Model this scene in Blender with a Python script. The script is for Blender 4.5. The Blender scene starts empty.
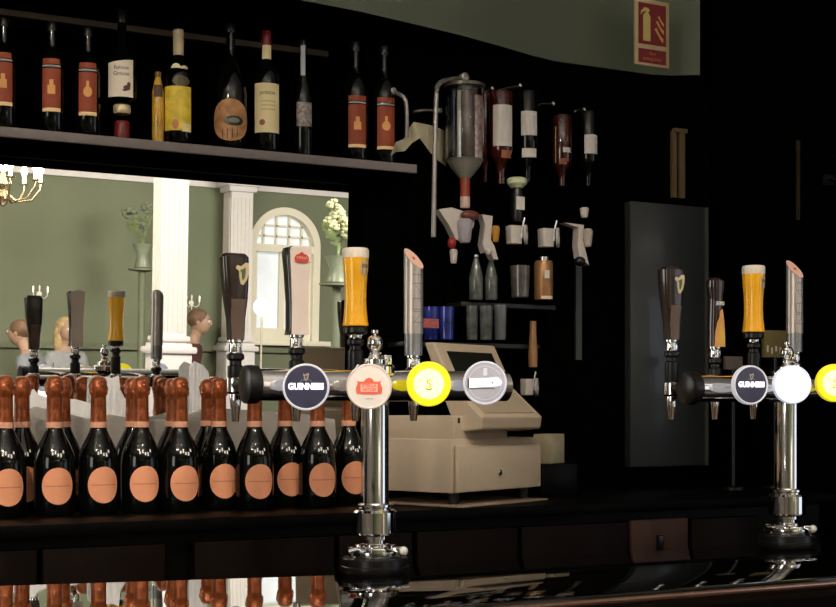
import bpy, bmesh, math, random
from mathutils import Vector, Matrix
random.seed(7)
S = bpy.context.scene
C = S.collection
# ------------------------------------------------------------------ camera
F = 1380.0; EYE = 1.45; YAW = math.radians(27.67)
cd = bpy.data.cameras.new('camera'); cam = bpy.data.objects.new('camera', cd); C.objects.link(cam)
cam.location = (0, 0, EYE); cam.rotation_euler = (math.pi/2, 0, -YAW)
cd.sensor_width = 36; cd.lens = 36*F/836; cd.shift_y = (408-303.5)/836; cd.clip_start = .05
S.camera = cam
# ------------------------------------------------------------------ world, exposure
w = bpy.data.worlds.new('world'); S.world = w; w.use_nodes = True
w.node_tree.nodes['Background'].inputs[0].default_value = (.75, .85, 1, 1)
w.node_tree.nodes['Background'].inputs[1].default_value = .02
S.view_settings.view_transform = 'Standard'; S.view_settings.look = 'None'
S.view_settings.exposure = 0.0; S.view_settings.gamma = 1; S.view_settings.use_curve_mapping = False
# ------------------------------------------------------------------ lights
def area(name, loc, target, size, power, col=(1, .95, .88), size_y=None):
    l = bpy.data.lights.new(name, 'AREA'); l.energy = power; l.color = col; l.size = size
    if size_y: l.shape = 'RECTANGLE'; l.size_y = size_y
    o = bpy.data.objects.new(name, l); C.objects.link(o); o.location = loc
    d = Vector(target)-Vector(loc); o.rotation_euler = d.to_track_quat('-Z', 'Y').to_euler(); return o
area('window_daylight', (-3.9, -.4, 2.25), (1.2, 2.4, 1.4), 1.5, 42, (1, .96, .92), 1.7)
area('window_daylight', (5.6, -1.2, 1.75), (1.6, 2.3, 1.5), 2.0, 16, (.78, .86, 1), 1.9)
area('ceiling_fill_uplight', (.5, -.4, 2.55), (.5, -.4, 4), 2.4, 75, (1, .93, .86))  # added upward fill: brightens the ceiling for chrome highlights, no fitting there
area('room_ceiling_light', (1.0, -.4, 3.5), (1.6, -5.9, 1.3), 1.6, 175, (1, .93, .84)).data.spread = math.radians(130)
area('room_ceiling_light', (5.0, -.8, 3.5), (5.0, -5.9, 1.5), 1.6, 175, (1, .93, .84)).data.spread = math.radians(130)
def spot(name, loc, target, power, ang, col=(1, .9, .76), r=.03, blend=.6):
    l = bpy.data.lights.new(name, 'SPOT'); l.energy = power; l.color = col; l.spot_size = math.radians(ang); l.spot_blend = blend; l.shadow_soft_size = r
    o = bpy.data.objects.new(name, l); C.objects.link(o); o.location = loc
    d = Vector(target)-Vector(loc); o.rotation_euler = d.to_track_quat('-Z', 'Y').to_euler(); return o
spot('bar_fill_spot', (-.3, .7, 2.95), (.45, 2.9, 1.28), 75, 27)  # added unseen spots: brighten bottles, taps and optics, sparkle on chrome
spot('bar_fill_spot', (.7, .7, 3.35), (1.15, 2.25, 1.55), 60, 26)
spot('bar_fill_spot', (1.0, .9, 3.35), (1.75, 3.0, 1.6), 70, 24)
spot('bar_fill_spot', (1.6, .9, 3.35), (2.1, 2.25, 1.55), 32, 18)

# ------------------------------------------------------------------ pixel geometry
COS, SIN = math.cos(YAW), math.sin(YAW)          # forward=(SIN,COS), right=(COS,-SIN)
O = Vector((0, 0, EYE))
def ray(x, y):
    r = (x-418)/F; v = (408-y)/F
    return Vector((SIN+r*COS, COS-r*SIN, v))
def PY(x, y, Y):
    d = ray(x, y); return O + d*(Y/d.y)
def PZ(x, y, z):
    d = ray(x, y); return O + d*((z-EYE)/d.z)
def PD(x, y, D): return O + ray(x, y)*D
def mpp(x, Y): return (Y/(COS-(x-418)/F*SIN))/F   # metres per pixel on plane Y
MIR_Y = 3.21; MT = .027
MC = Vector((0, MIR_Y, EYE+.1)); MN = Vector((0, -math.cos(MT), -math.sin(MT)))
def refl(p): return p - 2*((p-MC).dot(MN))*MN
def MP(x, y, Y):                                  # real point at world Y seen at pixel (x,y) through the mirror
    d = ray(x, y); a = refl(O); b = refl(O+d); t = (Y-a.y)/(b.y-a.y); return a+(b-a)*t
def mmpp(x, Y):
    a = MP(x, 300, Y); b = MP(x, 301, Y); return abs(a.z-b.z)

# ------------------------------------------------------------------ materials
MATS = {}
def mat(name, col, rough=.5, metal=0, coat=0, emit=0, ecol=None, var=.06, scale=25, bump=0, trans=0, ior=1.45, spec=.5, sub=None):
    if name in MATS: return MATS[name]
    m = bpy.data.materials.new(name); m.use_nodes = True; nt = m.node_tree; b = nt.nodes['Principled BSDF']
    c = tuple(col)+(1,)
    b.inputs['Roughness'].default_value = rough; b.inputs['Metallic'].default_value = metal
    b.inputs['Coat Weight'].default_value = coat; b.inputs['Coat Roughness'].default_value = .04
    b.inputs['IOR'].default_value = ior; b.inputs['Transmission Weight'].default_value = trans
    b.inputs['Specular IOR Level'].default_value = spec
    tc = nt.nodes.new('ShaderNodeTexCoord'); n = nt.nodes.new('ShaderNodeTexNoise'); n.inputs['Scale'].default_value = scale; n.inputs['Detail'].default_value = 4
    nt.links.new(tc.outputs['Object'], n.inputs['Vector'])
    r = nt.nodes.new('ShaderNodeValToRGB'); r.color_ramp.elements[0].position = .3; r.color_ramp.elements[1].position = .7
    r.color_ramp.elements[0].color = tuple(max(0, v*(1-var)) for v in col)+(1,)
    r.color_ramp.elements[1].color = tuple(min(1, v*(1+var)) for v in (sub or col))+(1,)
    nt.links.new(n.outputs['Fac'], r.inputs['Fac']); nt.links.new(r.outputs['Color'], b.inputs['Base Color'])
    if bump:
        bp = nt.nodes.new('ShaderNodeBump'); bp.inputs['Strength'].default_value = bump; bp.inputs['Distance'].default_value = .01
        nt.links.new(n.outputs['Fac'], bp.inputs['Height']); nt.links.new(bp.outputs['Normal'], b.inputs['Normal'])
    if emit:
        b.inputs['Emission Color'].default_value = tuple(ecol or col)+(1,); b.inputs['Emission Strength'].default_value = emit
    MATS[name] = m; return m
black = mat('black_lacquer', (.002, .0018, .0017), .4, var=.2, spec=.1)
bargloss = mat('black_polished_bar', (.002, .0018, .0016), .04, var=.2, scale=6)
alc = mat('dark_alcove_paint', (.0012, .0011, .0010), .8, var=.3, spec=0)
chrome = mat('chrome', (.82, .81, .80), .07, 1, var=.03)
steel = mat('brushed_steel', (.62, .61, .60), .25, 1, var=.05)
mirror_m = mat('mirror_silver', (.93, .95, .93), .0, 1, var=.0)
tabletop_m = mat('mirror_polished_steel', (.93, .93, .92), .02, 1, var=.01)
bottle_m = mat('black_glass_bottle', (.0015, .002, .0015), .06, var=.2, spec=.4)
foil = mat('copper_orange_foil', (.28, .070, .019), .33, .45, var=.35, scale=60, bump=.35)
pink = mat('pink_foil_band', (.80, .40, .25), .45, var=.05)
salmon = mat('salmon_paper', (.88, .36, .19), .6, var=.05)
salmon_d = mat('salmon_print', (.50, .18, .10), .6)
white = mat('white_print', (.85, .84, .80), .5)
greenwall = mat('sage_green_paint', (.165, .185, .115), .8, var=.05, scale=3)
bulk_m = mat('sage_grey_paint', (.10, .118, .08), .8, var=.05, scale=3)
cream = mat('cream_white_paint', (.70, .66, .64), .6, var=.02)
wcream = mat('window_cream_paint', (.80, .75, .60), .6, var=.02)
woodfloor = mat('brown_floorboards', (.11, .06, .035), .35, var=.3, scale=4)
darkfloor = mat('dark_rubber_floor', (.01, .01, .01), .6)
ceil_m = mat('ceiling_paint', (.75, .73, .70), .9, var=.02)
beige = mat('beige_register_plastic', (.50, .40, .29), .5, var=.03, scale=60)
beige_d = mat('beige_register_plastic_dark', (.40, .32, .23), .5, var=.03)
screen_m = mat('dark_display_glass', (.015, .015, .012), .12, var=.2)
plblack = mat('black_plastic', (.008, .007, .007), .3, var=.2)
rubber = mat('black_rubber', (.005, .005, .005), .6)
cloth_w = mat('white_linen', (.85, .84, .83), .85, var=.05, scale=30, bump=.3)
cloth_g = mat('grey_beige_cloth', (.38, .35, .31), .9, var=.1, scale=14, bump=.3)
redlab = mat('brick_red_paper', (.29, .052, .016), .6, var=.12)
orlab = mat('orange_print', (.80, .38, .12), .6)
creamlab = mat('cream_paper', (.78, .66, .36), .6, var=.04)
yellab = mat('yellow_paper', (.75, .55, .05), .55, var=.25, scale=40)
greylab = mat('grey_band', (.35, .33, .32), .5)
whitelab = mat('white_paper', (.62, .58, .53), .6, var=.05)
glass_m = mat('clear_glass', (.95, .97, .96), .02, trans=1, var=0)
amber = mat('amber_liquid', (.45, .18, .02), .15, coat=.4, var=.3)
redliq = mat('dark_red_liquid', (.045, .006, .004), .1, coat=.4, var=.3)
blue_m = mat('blue_glass', (.02, .03, .22), .08, coat=.5, var=.5, scale=30)
darkred = mat('dark_red_wax', (.16, .012, .01), .35)
gold = mat('gold_print', (.70, .58, .33), .35, .3)
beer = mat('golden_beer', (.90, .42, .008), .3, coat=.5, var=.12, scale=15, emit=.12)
foam = mat('beer_foam', (.90, .80, .66), .6)
skin_m = mat('skin', (.42, .26, .18), .5)

# ------------------------------------------------------------------ mesh builder
class MB:
    def __init__(s): s.v = []; s.f = []; s.m = []; s.mats = []
    def add(s, vs, fs, m, M=None):
        if m not in s.mats: s.mats.append(m)
        k = s.mats.index(m); n = len(s.v)
        for p in vs:
            p = Vector(p); s.v.append(M @ p if M else p)
        for f in fs: s.f.append(tuple(i+n for i in f)); s.m.append(k)
        return s
    def box(s, c, d, m, M=None, bev=0):
        bm = bmesh.new(); bmesh.ops.create_cube(bm, size=1)
        for v in bm.verts: v.co = Vector((v.co.x*d[0]+c[0], v.co.y*d[1]+c[1], v.co.z*d[2]+c[2]))
        if bev: bmesh.ops.bevel(bm, geom=list(bm.edges), offset=bev, segments=2, profile=.5, affect='EDGES')
        bm.verts.index_update(); r = s.add([v.co.copy() for v in bm.verts], [[v.index for v in f.verts] for f in bm.faces], m, M); bm.free(); return r
    def lathe(s, prof, m, seg=28, M=None, caps=True, ang=2*math.pi, a0=0):
        full = abs(ang-2*math.pi) < 1e-6; n = seg if full else seg+1; vs = []; fs = []
        for r, z in prof:
            for i in range(n):
                a = a0+ang*i/seg; vs.append((max(r, 1e-5)*math.cos(a), max(r, 1e-5)*math.sin(a), z))
        for j in range(len(prof)-1):
            for i in range(seg):
                i2 = (i+1) % n if full else i+1
                fs.append((j*n+i, j*n+i2, (j+1)*n+i2, (j+1)*n+i))
        if caps and full:
            if prof[0][0] > 1e-4: fs.append(tuple(reversed(range(n))))
            if prof[-1][0] > 1e-4: fs.append(tuple((len(prof)-1)*n+i for i in range(n)))
        return s.add(vs, fs, m, M)
    def tube(s, pts, r, m, seg=12, M=None):
        pts = [Vector(p) for p in pts]; vs = []; fs = []; rr = r if isinstance(r, (list, tuple)) else [r]*len(pts)
        up = Vector((.13, .31, .94)).normalized()
        for i, p in enumerate(pts):
            t = (pts[min(i+1, len(pts)-1)]-pts[max(i-1, 0)]).normalized(); a = t.cross(up).normalized(); b = t.cross(a).normalized()
            for k in range(seg):
                th = 2*math.pi*k/seg; vs.append(p+a*math.cos(th)*rr[i]+b*math.sin(th)*rr[i])
        for i in range(len(pts)-1):
            for k in range(seg):
                k2 = (k+1) % seg; fs.append((i*seg+k, i*seg+k2, (i+1)*seg+k2, (i+1)*seg+k))
        fs.append(tuple(reversed(range(seg)))); fs.append(tuple((len(pts)-1)*seg+k for k in range(seg)))
        return s.add(vs, fs, m, M)
    def prism(s, poly, y0, y1, m, M=None):          # polygon in XZ extruded along Y
        n = len(poly); vs = [(x, y0, z) for x, z in poly]+[(x, y1, z) for x, z in poly]
        fs = [tuple(range(n)), tuple(reversed(range(n, 2*n)))]+[(i, i+n, (i+1) % n+n, (i+1) % n) for i in range(n)]
        return s.add(vs, fs, m, M)
    def loft(s, secs, m, M=None, seg=20, pw=4):      # secs: (z, w, d, ox, oy) superellipse sections
        vs = []; fs = []
        for z, w_, d_, ox, oy in secs:
            for k in range(seg):
                a = 2*math.pi*k/seg; ca, sa = math.cos(a), math.sin(a)
                vs.append((ox+w_/2*math.copysign(abs(ca)**(2/pw), ca), oy+d_/2*math.copysign(abs(sa)**(2/pw), sa), z))
        for j in range(len(secs)-1):
            for k in range(seg):
                k2 = (k+1) % seg; fs.append((j*seg+k, j*seg+k2, (j+1)*seg+k2, (j+1)*seg+k))
        fs.append(tuple(reversed(range(seg)))); fs.append(tuple((len(secs)-1)*seg+k for k in range(seg)))
        return s.add(vs, fs, m, M)
    def ball(s, c, r, m, M=None, seg=16, sc=(1, 1, 1)):
        vs = []; fs = []; h = seg//2
        for j in range(h+1):
            for i in range(seg):
                a = 2*math.pi*i/seg; b = math.pi*j/h
                vs.append((c[0]+r*sc[0]*math.sin(b)*math.cos(a), c[1]+r*sc[1]*math.sin(b)*math.sin(a), c[2]-r*sc[2]*math.cos(b)))
        for j in range(h):
            for i in range(seg):
                i2 = (i+1) % seg; fs.append((j*seg+i, j*seg+i2, (j+1)*seg+i2, (j+1)*seg+i))
        return s.add(vs, fs, m, M)
    def wrap(s, R, az, z0, z1, a0, a1, m, off=.0006, nz=6, na=14, ell=False, cx=0, cz=0, top=None, bot=None):
        """patch on a cylinder of radius R (or R(z)) centred on azimuth az"""
        Rf = R if callable(R) else (lambda z: R); vs = []; fs = []
        if ell:
            rz = (z1-z0)/2; zc = (z0+z1)/2; ra = (a1-a0)/2; ac = (a0+a1)/2; vs.append((ac, zc)); nr = 5; ns = 28
            for q in range(1, nr+1):
                for k in range(ns):
                    t = 2*math.pi*k/ns; vs.append((ac+ra*q/nr*math.cos(t), zc+rz*q/nr*math.sin(t)))
            for k in range(ns): fs.append((0, 1+k, 1+(k+1) % ns))
            for q in range(nr-1):
                for k in range(ns): a = 1+q*ns+k; b = 1+q*ns+(k+1) % ns; fs.append((a, a+ns, b+ns, b))
        else:
            for j in range(nz+1):
                for i in range(na+1):
                    a = a0+(a1-a0)*i/na; zz = z0+(z1-z0)*j/nz
                    if top: zz = z0+(z1+top(i/na)-z0)*j/nz
                    vs.append((a, zz))
            for j in range(nz):
                for i in range(na): k = j*(na+1)+i; fs.append((k, k+1, k+na+2, k+na+1))
        P = [((Rf(z)+off)*math.cos(az+a), (Rf(z)+off)*math.sin(az+a), z) for a, z in vs]
        return s.add(P, fs, m)
    def build(s, name, parent=None, loc=None, rz=0, smooth=35, rot=None):
        me = bpy.data.meshes.new(name); me.from_pydata([tuple(v) for v in s.v], [], s.f)
        for m in s.mats: me.materials.append(m)
        me.polygons.foreach_set('material_index', s.m); me.validate()
        bm = bmesh.new(); bm.from_mesh(me); bmesh.ops.recalc_face_normals(bm, faces=bm.faces); bm.to_mesh(me); bm.free()
        if smooth:
            me.polygons.foreach_set('use_smooth', [True]*len(me.polygons)); me.set_sharp_from_angle(angle=math.radians(smooth))
        o = bpy.data.objects.new(name, me); C.objects.link(o)
        if parent: o.parent = parent
        if loc is not None: o.location = loc
        if rz: o.rotation_euler.z = rz
        if rot: o.rotation_euler = rot
        return o
def tag(o, label, cat, group=None, kind=None):
    o['label'] = label; o['category'] = cat
    if group: o['group'] = group
    if kind: o['kind'] = kind
    return o
def thing(name, label, cat, loc=(0, 0, 0), rz=0, group=None):
    o = bpy.data.objects.new(name, None); o.empty_display_size = .05; C.objects.link(o); o.location = loc; o.rotation_euler.z = rz
    return tag(o, label, cat, group)
def struct(o): o['kind'] = 'structure'; return o
def copy_tree(o, parent=None):
    c = o.copy(); C.objects.link(c); c.parent = parent
    for ch in list(o.children): copy_tree(ch, c)
    return c
def text(mb, s, size, m, M, ex=.0004, align='CENTER', wrapR=None, az=0, shear=0, sx=1, bold=0):
    cu = bpy.data.curves.new('t', 'FONT'); cu.body = s; cu.size = size; cu.extrude = ex; cu.align_x = align; cu.align_y = 'CENTER'; cu.shear = shear; cu.offset = bold
    o = bpy.data.objects.new('t', cu); C.objects.link(o); bpy.context.view_layer.update()
    me = bpy.data.meshes.new_from_object(o.evaluated_get(bpy.context.evaluated_depsgraph_get()))
    vs = [v.co.copy() for v in me.vertices]; fs = [tuple(p.vertices) for p in me.polygons]
    for v in vs: v.x *= sx
    if wrapR:
        R, zc = wrapR
        vs = [Vector(((R+.0008+v.z)*math.cos(az+v.x/R), (R+.0008+v.z)*math.sin(az+v.x/R), zc+v.y)) for v in vs]
        mb.add(vs, fs, m)
    else: mb.add(vs, fs, m, M)
    bpy.data.objects.remove(o); bpy.data.meshes.remove(me); bpy.data.curves.remove(cu)
FR = Matrix.Rotation(math.pi/2, 4, 'X')            # text plane XY -> facing -Y
def R4(a, ax): return Matrix.Rotation(a, 4, ax)
def T4(*p): return Matrix.Translation(p)
FY = -math.pi/2                                    # azimuth facing the customers

# ================================================================== THE SETTING
BARZ = EYE-.30; CZ = EYE-.222
XL, XR, YF, H = -4.3, 9.0, -5.9, 3.62
struct(MB().box(((XL+XR)/2, YF/2-.05+.95, -.05), (XR-XL, -YF+1.9, .1), woodfloor).build('floor'))
struct(MB().box(((XL+XR)/2, 2.6, -.05), (XR-XL, 1.5, .1), darkfloor).build('floor_behind_bar'))
struct(MB().box(((XL+XR)/2, -1.3, H+.05), (XR-XL, 9.4, .1), ceil_m).build('ceiling'))
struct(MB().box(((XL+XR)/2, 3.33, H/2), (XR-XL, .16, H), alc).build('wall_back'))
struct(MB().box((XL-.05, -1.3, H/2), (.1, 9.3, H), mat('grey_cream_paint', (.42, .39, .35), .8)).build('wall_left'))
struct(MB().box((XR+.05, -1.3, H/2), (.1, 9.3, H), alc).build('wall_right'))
# far wall with the arched window and a rectangular one, seen in the mirror
def wall_with_arch(cx, hw, zs, zspring, W0, W1, H):
    mb = MB(); y0, y1 = YF-.2, YF
    n = 24; arch = [(cx+hw*math.cos(math.pi*k/n), zspring+hw*1.02*math.sin(math.pi*k/n)) for k in range(n+1)]  # right->left
    mb.prism([(W0, 0), (W0, H), (cx-hw, H), (cx-hw, 0)], y0, y1, greenwall)
    mb.prism([(cx+hw, 0), (cx+hw, H), (W1, H), (W1, 0)], y0, y1, greenwall)
    mb.prism([(cx-hw, 0), (cx-hw, zs), (cx+hw, zs), (cx+hw, 0)], y0, y1, greenwall)
    for k in range(n):
        (xa, za), (xb, zb) = arch[k], arch[k+1]
        mb.prism([(xa, za), (xa, H), (xb, H), (xb, zb)], y0, y1, greenwall)
    return mb.build('wall_front')
aL, aR = MP(249, 300, YF), MP(317, 300, YF)
acx = (aL.x+aR.x)/2; ahw = abs(aR.x-aL.x)/2; atop = MP(283, 209, YF).z; asill = MP(283, 341, YF).z; aspr = atop-ahw*1.02
struct(wall_with_arch(acx, ahw, asill, aspr, XL, XR, H))
wlit = mat('bright_window_glass', (.75, .78, .8), .2, emit=.40, ecol=(.70, .76, .84), var=.15, scale=3)
def arch_window():
    root = bpy.data.objects.new('window_1', None); C.objects.link(root); root.location = (acx, YF, 0); root['kind'] = 'structure'
    n = 24; fr = MB()
    def ringpts(r): return [(-r, asill)]+[(-r*math.cos(math.pi*k/n), aspr+r*1.02*math.sin(math.pi*k/n)) for k in range(n+1)]+[(r, asill)]
    o_, i_ = ringpts(ahw*1.04), ringpts(ahw*.84)
    for k in range(len(o_)-1): fr.prism([o_[k], o_[k+1], i_[k+1], i_[k]], -.08, .03, wcream)
    fr.box((0, -.01, aspr-.02), (2.08*ahw, .06, .07), wcream)
    zl = MP(283, 268, YF).z
    fr.build('frame', root)
    mu = MB(); hw = ahw*.86
    for k in (-3, -1, 1, 3):
        x = k*hw/4.6; t = math.sqrt(max(0, 1-(x/hw)**2))*hw
        mu.box((x, -.06, (aspr+aspr+t)/2), (.018, .03, t), wcream)
    for z in (aspr+.33*hw, aspr+.66*hw):
        t = math.sqrt(max(0, 1-((z-aspr)/hw)**2))*hw; mu.box((0, -.06, z), (2*t, .03, .018), wcream)
    for x in (0,): mu.box((x, -.06, (asill+aspr)/2), (.055, .04, aspr-asill), wcream)
    mu.box((0, -.05, asill+.06), (2*hw, .05, .12), wcream)
    mu.box((-hw+.02, -.05, (asill+aspr)/2), (.04, .04, aspr-asill), wcream); mu.box((hw-.02, -.05, (asill+aspr)/2), (.04, .04, aspr-asill), wcream)
    mu.build('glazing_bars', root)
    p = MB(); pts = ringpts(ahw*.98); p.prism(pts, -.11, -.09, wlit); p.build('pane', root)
    MB().box((0, .06, asill-.02), (2*ahw+.22, .12, .05), wcream, bev=.01).build('window_sill', root)
arch_window()
czb = MP(255, 191, YF).z
def cornice():
    mb = MB(); z0 = czb; prof = [(0, z0), (.03, z0), (.04, z0+.06), (.09, z0+.12), (.10, z0+.2), (.18, z0+.26), (.18, H), (0, H)]
    n = len(prof); vs = [(XL, YF+d, z) for d, z in prof]+[(XR, YF+d, z) for d, z in prof]
    fs = [(i, (i+1) % n, (i+1) % n+n, i+n) for i in range(n)]+[tuple(range(n)), tuple(range(n, 2*n))]
    return mb.add(vs, fs, cream).build('trim_cornice', smooth=20)
struct(cornice())
struct(MB().box(((XL+XR)/2, YF+.02, .1), (XR-XL, .04, .2), cream).build('baseboard_front'))
struct(MB().box(((XL+XR)/2, YF+.025, MP(60, 345, YF).z), (XR-XL, .05, .06), mat('sage_rail', (.14, .155, .095), .6)).build('trim_rail'))
# fluted white pillars
def pillar(xc, Y, wpx, ztop_cap, zpl, label_n):
    c = MP(xc, 300, Y); wd = abs(MP(xc+wpx/2, 300, Y).x-MP(xc-wpx/2, 300, Y).x)*.86; dep = wd
    root = bpy.data.objects.new(label_n, None); C.objects.link(root); root.location = (c.x, Y, 0); root['kind'] = 'structure'
    sh = MB(); sh.box((0, 0, (zpl+H)/2), (wd, dep, H-zpl), cream)
    for sgn, ax in ((1, 0), (-1, 0), (1, 1)):
        for k in range(-2, 3):
            o = k*wd*.18
            p = (o, sgn*(dep/2+.002), (zpl+ztop_cap)/2) if ax == 0 else (-(dep/2+.002), o, (zpl+ztop_cap)/2)
            d = (wd*.06, .012, ztop_cap-zpl-.16) if ax == 0 else (.012, wd*.06, ztop_cap-zpl-.16)
            sh.box(p, d, mat('flute_edge_paint', (.72, .68, .62), .6))
    sh.build('shaft', root)
    ca = MB()
    for a, b, e in ((0, .05, .03), (.05, .08, .06), (.1, .14, .1)): ca.box((0, 0, ztop_cap+a), (wd+2*e, dep+2*e, .06), cream, bev=.012)
    ca.build('capital', root)
    b = MB(); b.box((0, 0, zpl/2), (wd+.07, dep+.07, zpl), cream, bev=.01); b.box((0, 0, zpl-.05), (wd+.13, dep+.13, .05), cream, bev=.015); b.box((0, 0, zpl+.03), (wd+.05, dep+.05, .04), cream, bev=.012)
    b.build('plinth', root)
pillar(169.5, -3.2, 31, H-.25, MP(170, 343, -3.2).z, 'column_1')
pillar(236.5, YF+.2, 25, MP(236, 192, YF).z, MP(236, 343, YF).z, 'column_2')
# raised seating platform
struct(MB().box((3.0, -4.45, .09), (9.5, 2.9, .18), woodfloor, bev=.01).build('floor_platform'))
# bulkhead above the bar alcove: bottom edge follows a gentle curve
def bulkhead():
    px = [(180, None), (300, 0), (360, 11.5), (420, 25.5), (460, 35), (500, 46), (530, 55), (560, 62.5), (600, 70), (640, 74), (670, 75.5), (700, 75)]
    zb = EYE+.95; pts = []
    for x, y in px:
        if y is None: y = -33
        p = PZ(x, y, zb); pts.append((p.x, min(p.y, 3.24)))
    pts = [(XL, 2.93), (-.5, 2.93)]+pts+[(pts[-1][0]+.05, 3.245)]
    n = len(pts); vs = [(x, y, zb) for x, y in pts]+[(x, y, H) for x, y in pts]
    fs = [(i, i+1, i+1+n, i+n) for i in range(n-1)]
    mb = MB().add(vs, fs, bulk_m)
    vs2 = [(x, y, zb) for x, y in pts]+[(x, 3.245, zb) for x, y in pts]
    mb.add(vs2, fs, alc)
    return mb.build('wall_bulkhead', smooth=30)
struct(bulkhead())
bx = PZ(700, 75, EYE+.95).x
ox = PY(364, 300, 3.15).x
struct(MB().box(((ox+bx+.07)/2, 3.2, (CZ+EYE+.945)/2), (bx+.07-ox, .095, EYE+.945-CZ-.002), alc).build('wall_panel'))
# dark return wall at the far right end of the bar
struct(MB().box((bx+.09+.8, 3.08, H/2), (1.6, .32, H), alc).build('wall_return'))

struct(MB().box((3.35, 2.80, H/2), (.7, .88, H), alc).build('light_block_pier'))  # added out of view: keeps the right window light off the bulkhead

# ================================================================== BAR FURNITURE
def bar_counter():
    root = thing('bar_counter', 'long black polished bar counter carrying both beer tap towers', 'bar counter', (2.5, 2.07, 0))
    y0 = 1.83-2.07; y1 = 2.335-2.07; L = 8.2
    MB().box((0, (y0+y1)/2, BARZ-.02), (L, y1-y0, .04), bargloss, bev=.004).build('worktop', root)
    e = MB(); e.tube([(-L/2, y0+.002, BARZ-.012), (L/2, y0+.002, BARZ-.012)], .0065, mat('bar_edge_wood', (.34, .20, .15), .16, .9), seg=16); e.build('nosing', root)
    e = MB(); e.box((0, y0+.012, BARZ-.045), (L, .03, .02), mat('bar_edge_wood_dark', (.003, .0015, .001), .5, spec=.05)); e.build('edge_moulding', root)
    b = MB(); b.box((0, .02, (BARZ-.04)/2), (L-.1, .36, BARZ-.04), black, bev=.004); b.build('body', root)
bar_counter()
def back_counter():
    root = thing('back_bar_cabinet', 'black back bar cabinet with dark brown doors under the mirror', 'cabinet', (1.2, 2.915, 0))
    y0 = 2.66-2.915; y1 = .325; x0 = -3.0-1.2; x1 = bx+.08-1.2
    xr = PY(545, 500, 2.68).x-1.2
    w1 = MB(); w1.box(((x0+x1)/2, (y0+y1)/2, CZ-.0125), (x1-x0, y1-y0, .025), mat('back_bar_top', (.0015, .0012, .001), .45, spec=.06), bev=.003); w1.build('worktop', root)
    b = MB(); b.box(((x0+x1)/2, .02, (CZ-.03)/2+.0), (x1-x0-.02, .44, CZ-.03), black); b.build('carcass', root)
    dm = mat('dark_brown_door', (.0045, .0018, .001), .45, var=.25, spec=.08)
    xs = [PY(p, 550, 2.68).x-1.2 for p in (-230, -70, 40, 168, 192, 337, 415, 520, 630, 690, 760)]
    for i in range(len(xs)-1):
        if i == 3: continue
        m = mat('rose_brown_door', (.06, .032, .026), .45, spec=.1) if i == 8 else dm
        wdt = xs[i+1]-xs[i]-.012; zt = CZ-.05; zb_ = .1
        if i == 8: zb_ = PY(660, 552, 2.68).z; zt = PY(660, 519, 2.68).z
        d = MB(); d.box(((xs[i]+xs[i+1])/2, y0+.03, (zt+zb_)/2), (wdt, .02, zt-zb_), m, bev=.002)
        do = d.build('door' if i != 8 else 'hatch', root)
        if i == 8:
            q = PY(664, 543, 2.66); MB().box((q.x-1.2, y0+.015, q.z), (.016, .012, .035), plblack, bev=.002).build('latch', do)
        else: MB().tube([(xs[i]+.03, y0+.01, zt-.12), (xs[i]+.03, y0+.002, zt-.12), (xs[i]+.03, y0+.002, zt-.22), (xs[i]+.03, y0+.01, zt-.22)], .004, plblack).build('handle', do)
back_counter()
def high_ledge():
    zt = EYE-.1926
    a = PZ(-160, 591, zt); b = PZ(334, 575.4, zt); c = PZ(341, 612, zt); dirv = (b-c).normalized(); c2 = b-dirv*.75; d2 = Vector((a.x-.1, c2.y-.02, zt))
    poly = [a, b, c2, d2]; cen = sum(poly, Vector())/4
    root = thing('high_table', 'tall table with mirror-polished steel top reflecting the bottle necks', 'table', (cen.x, cen.y, 0))
    mb = MB(); n = 4; vs = [(p.x-cen.x, p.y-cen.y, zt) for p in poly]+[(p.x-cen.x, p.y-cen.y, zt-.02) for p in poly]
    mb.add(vs, [(0, 1, 2, 3), (4, 5, 6, 7)]+[(i, (i+1) % n, (i+1) % n+n, i+n) for i in range(n)], tabletop_m); t = mb.build('tabletop', root, smooth=0)
    mb = MB(); 
    for i in range(4):
        p, q = poly[i]-cen, poly[(i+1) % 4]-cen; ctr = Vector((0, 0, 0))
        k = .997
        mb.tube([(p.x*k, p.y*k, zt-.012), (q.x*k, q.y*k, zt-.012)], .006, plblack)
    mb.build('edge_rim', root)
    MB().lathe([(.035, .02), (.035, zt-.03)], black).build('pedestal', root)
    MB().lathe([(.26, 0), (.26, .012), (.05, .03), (.035, .04)], black, 40).build('base', root)
high_ledge()
# wall shelf for the spirits
SZ = EYE+.603
def shelf():
    x0, x1 = -2.2, PY(417, 165, 3.03).x
    root = thing('spirits_shelf', 'long grey-edged wall shelf carrying the upright spirit bottles', 'shelf', ((x0+x1)/2, 3.12, SZ))
    MB().box((0, .0, -.013), (x1-x0, .16, .02), alc).build('board', root)
    MB().box((0, -.085, -.0105), (x1-x0, .010, .021), mat('grey_brown_edge', (.19, .165, .155), .5), bev=.001).build('edge_strip', root)
shelf()
bt = MB(); a = PY(-30, 8, 3.24); b = PY(328, 54, 3.24)
bt.box(((a.x+b.x)/2, 3.243, (a.z+b.z)/2), (b.x-a.x, .012, .014), mat('dim_ochre_wood', (.07, .048, .028), .6)); tag(bt.build('wall_batten'), 'thin ochre wooden batten on the dark wall above the spirits shelf', 'batten')
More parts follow.
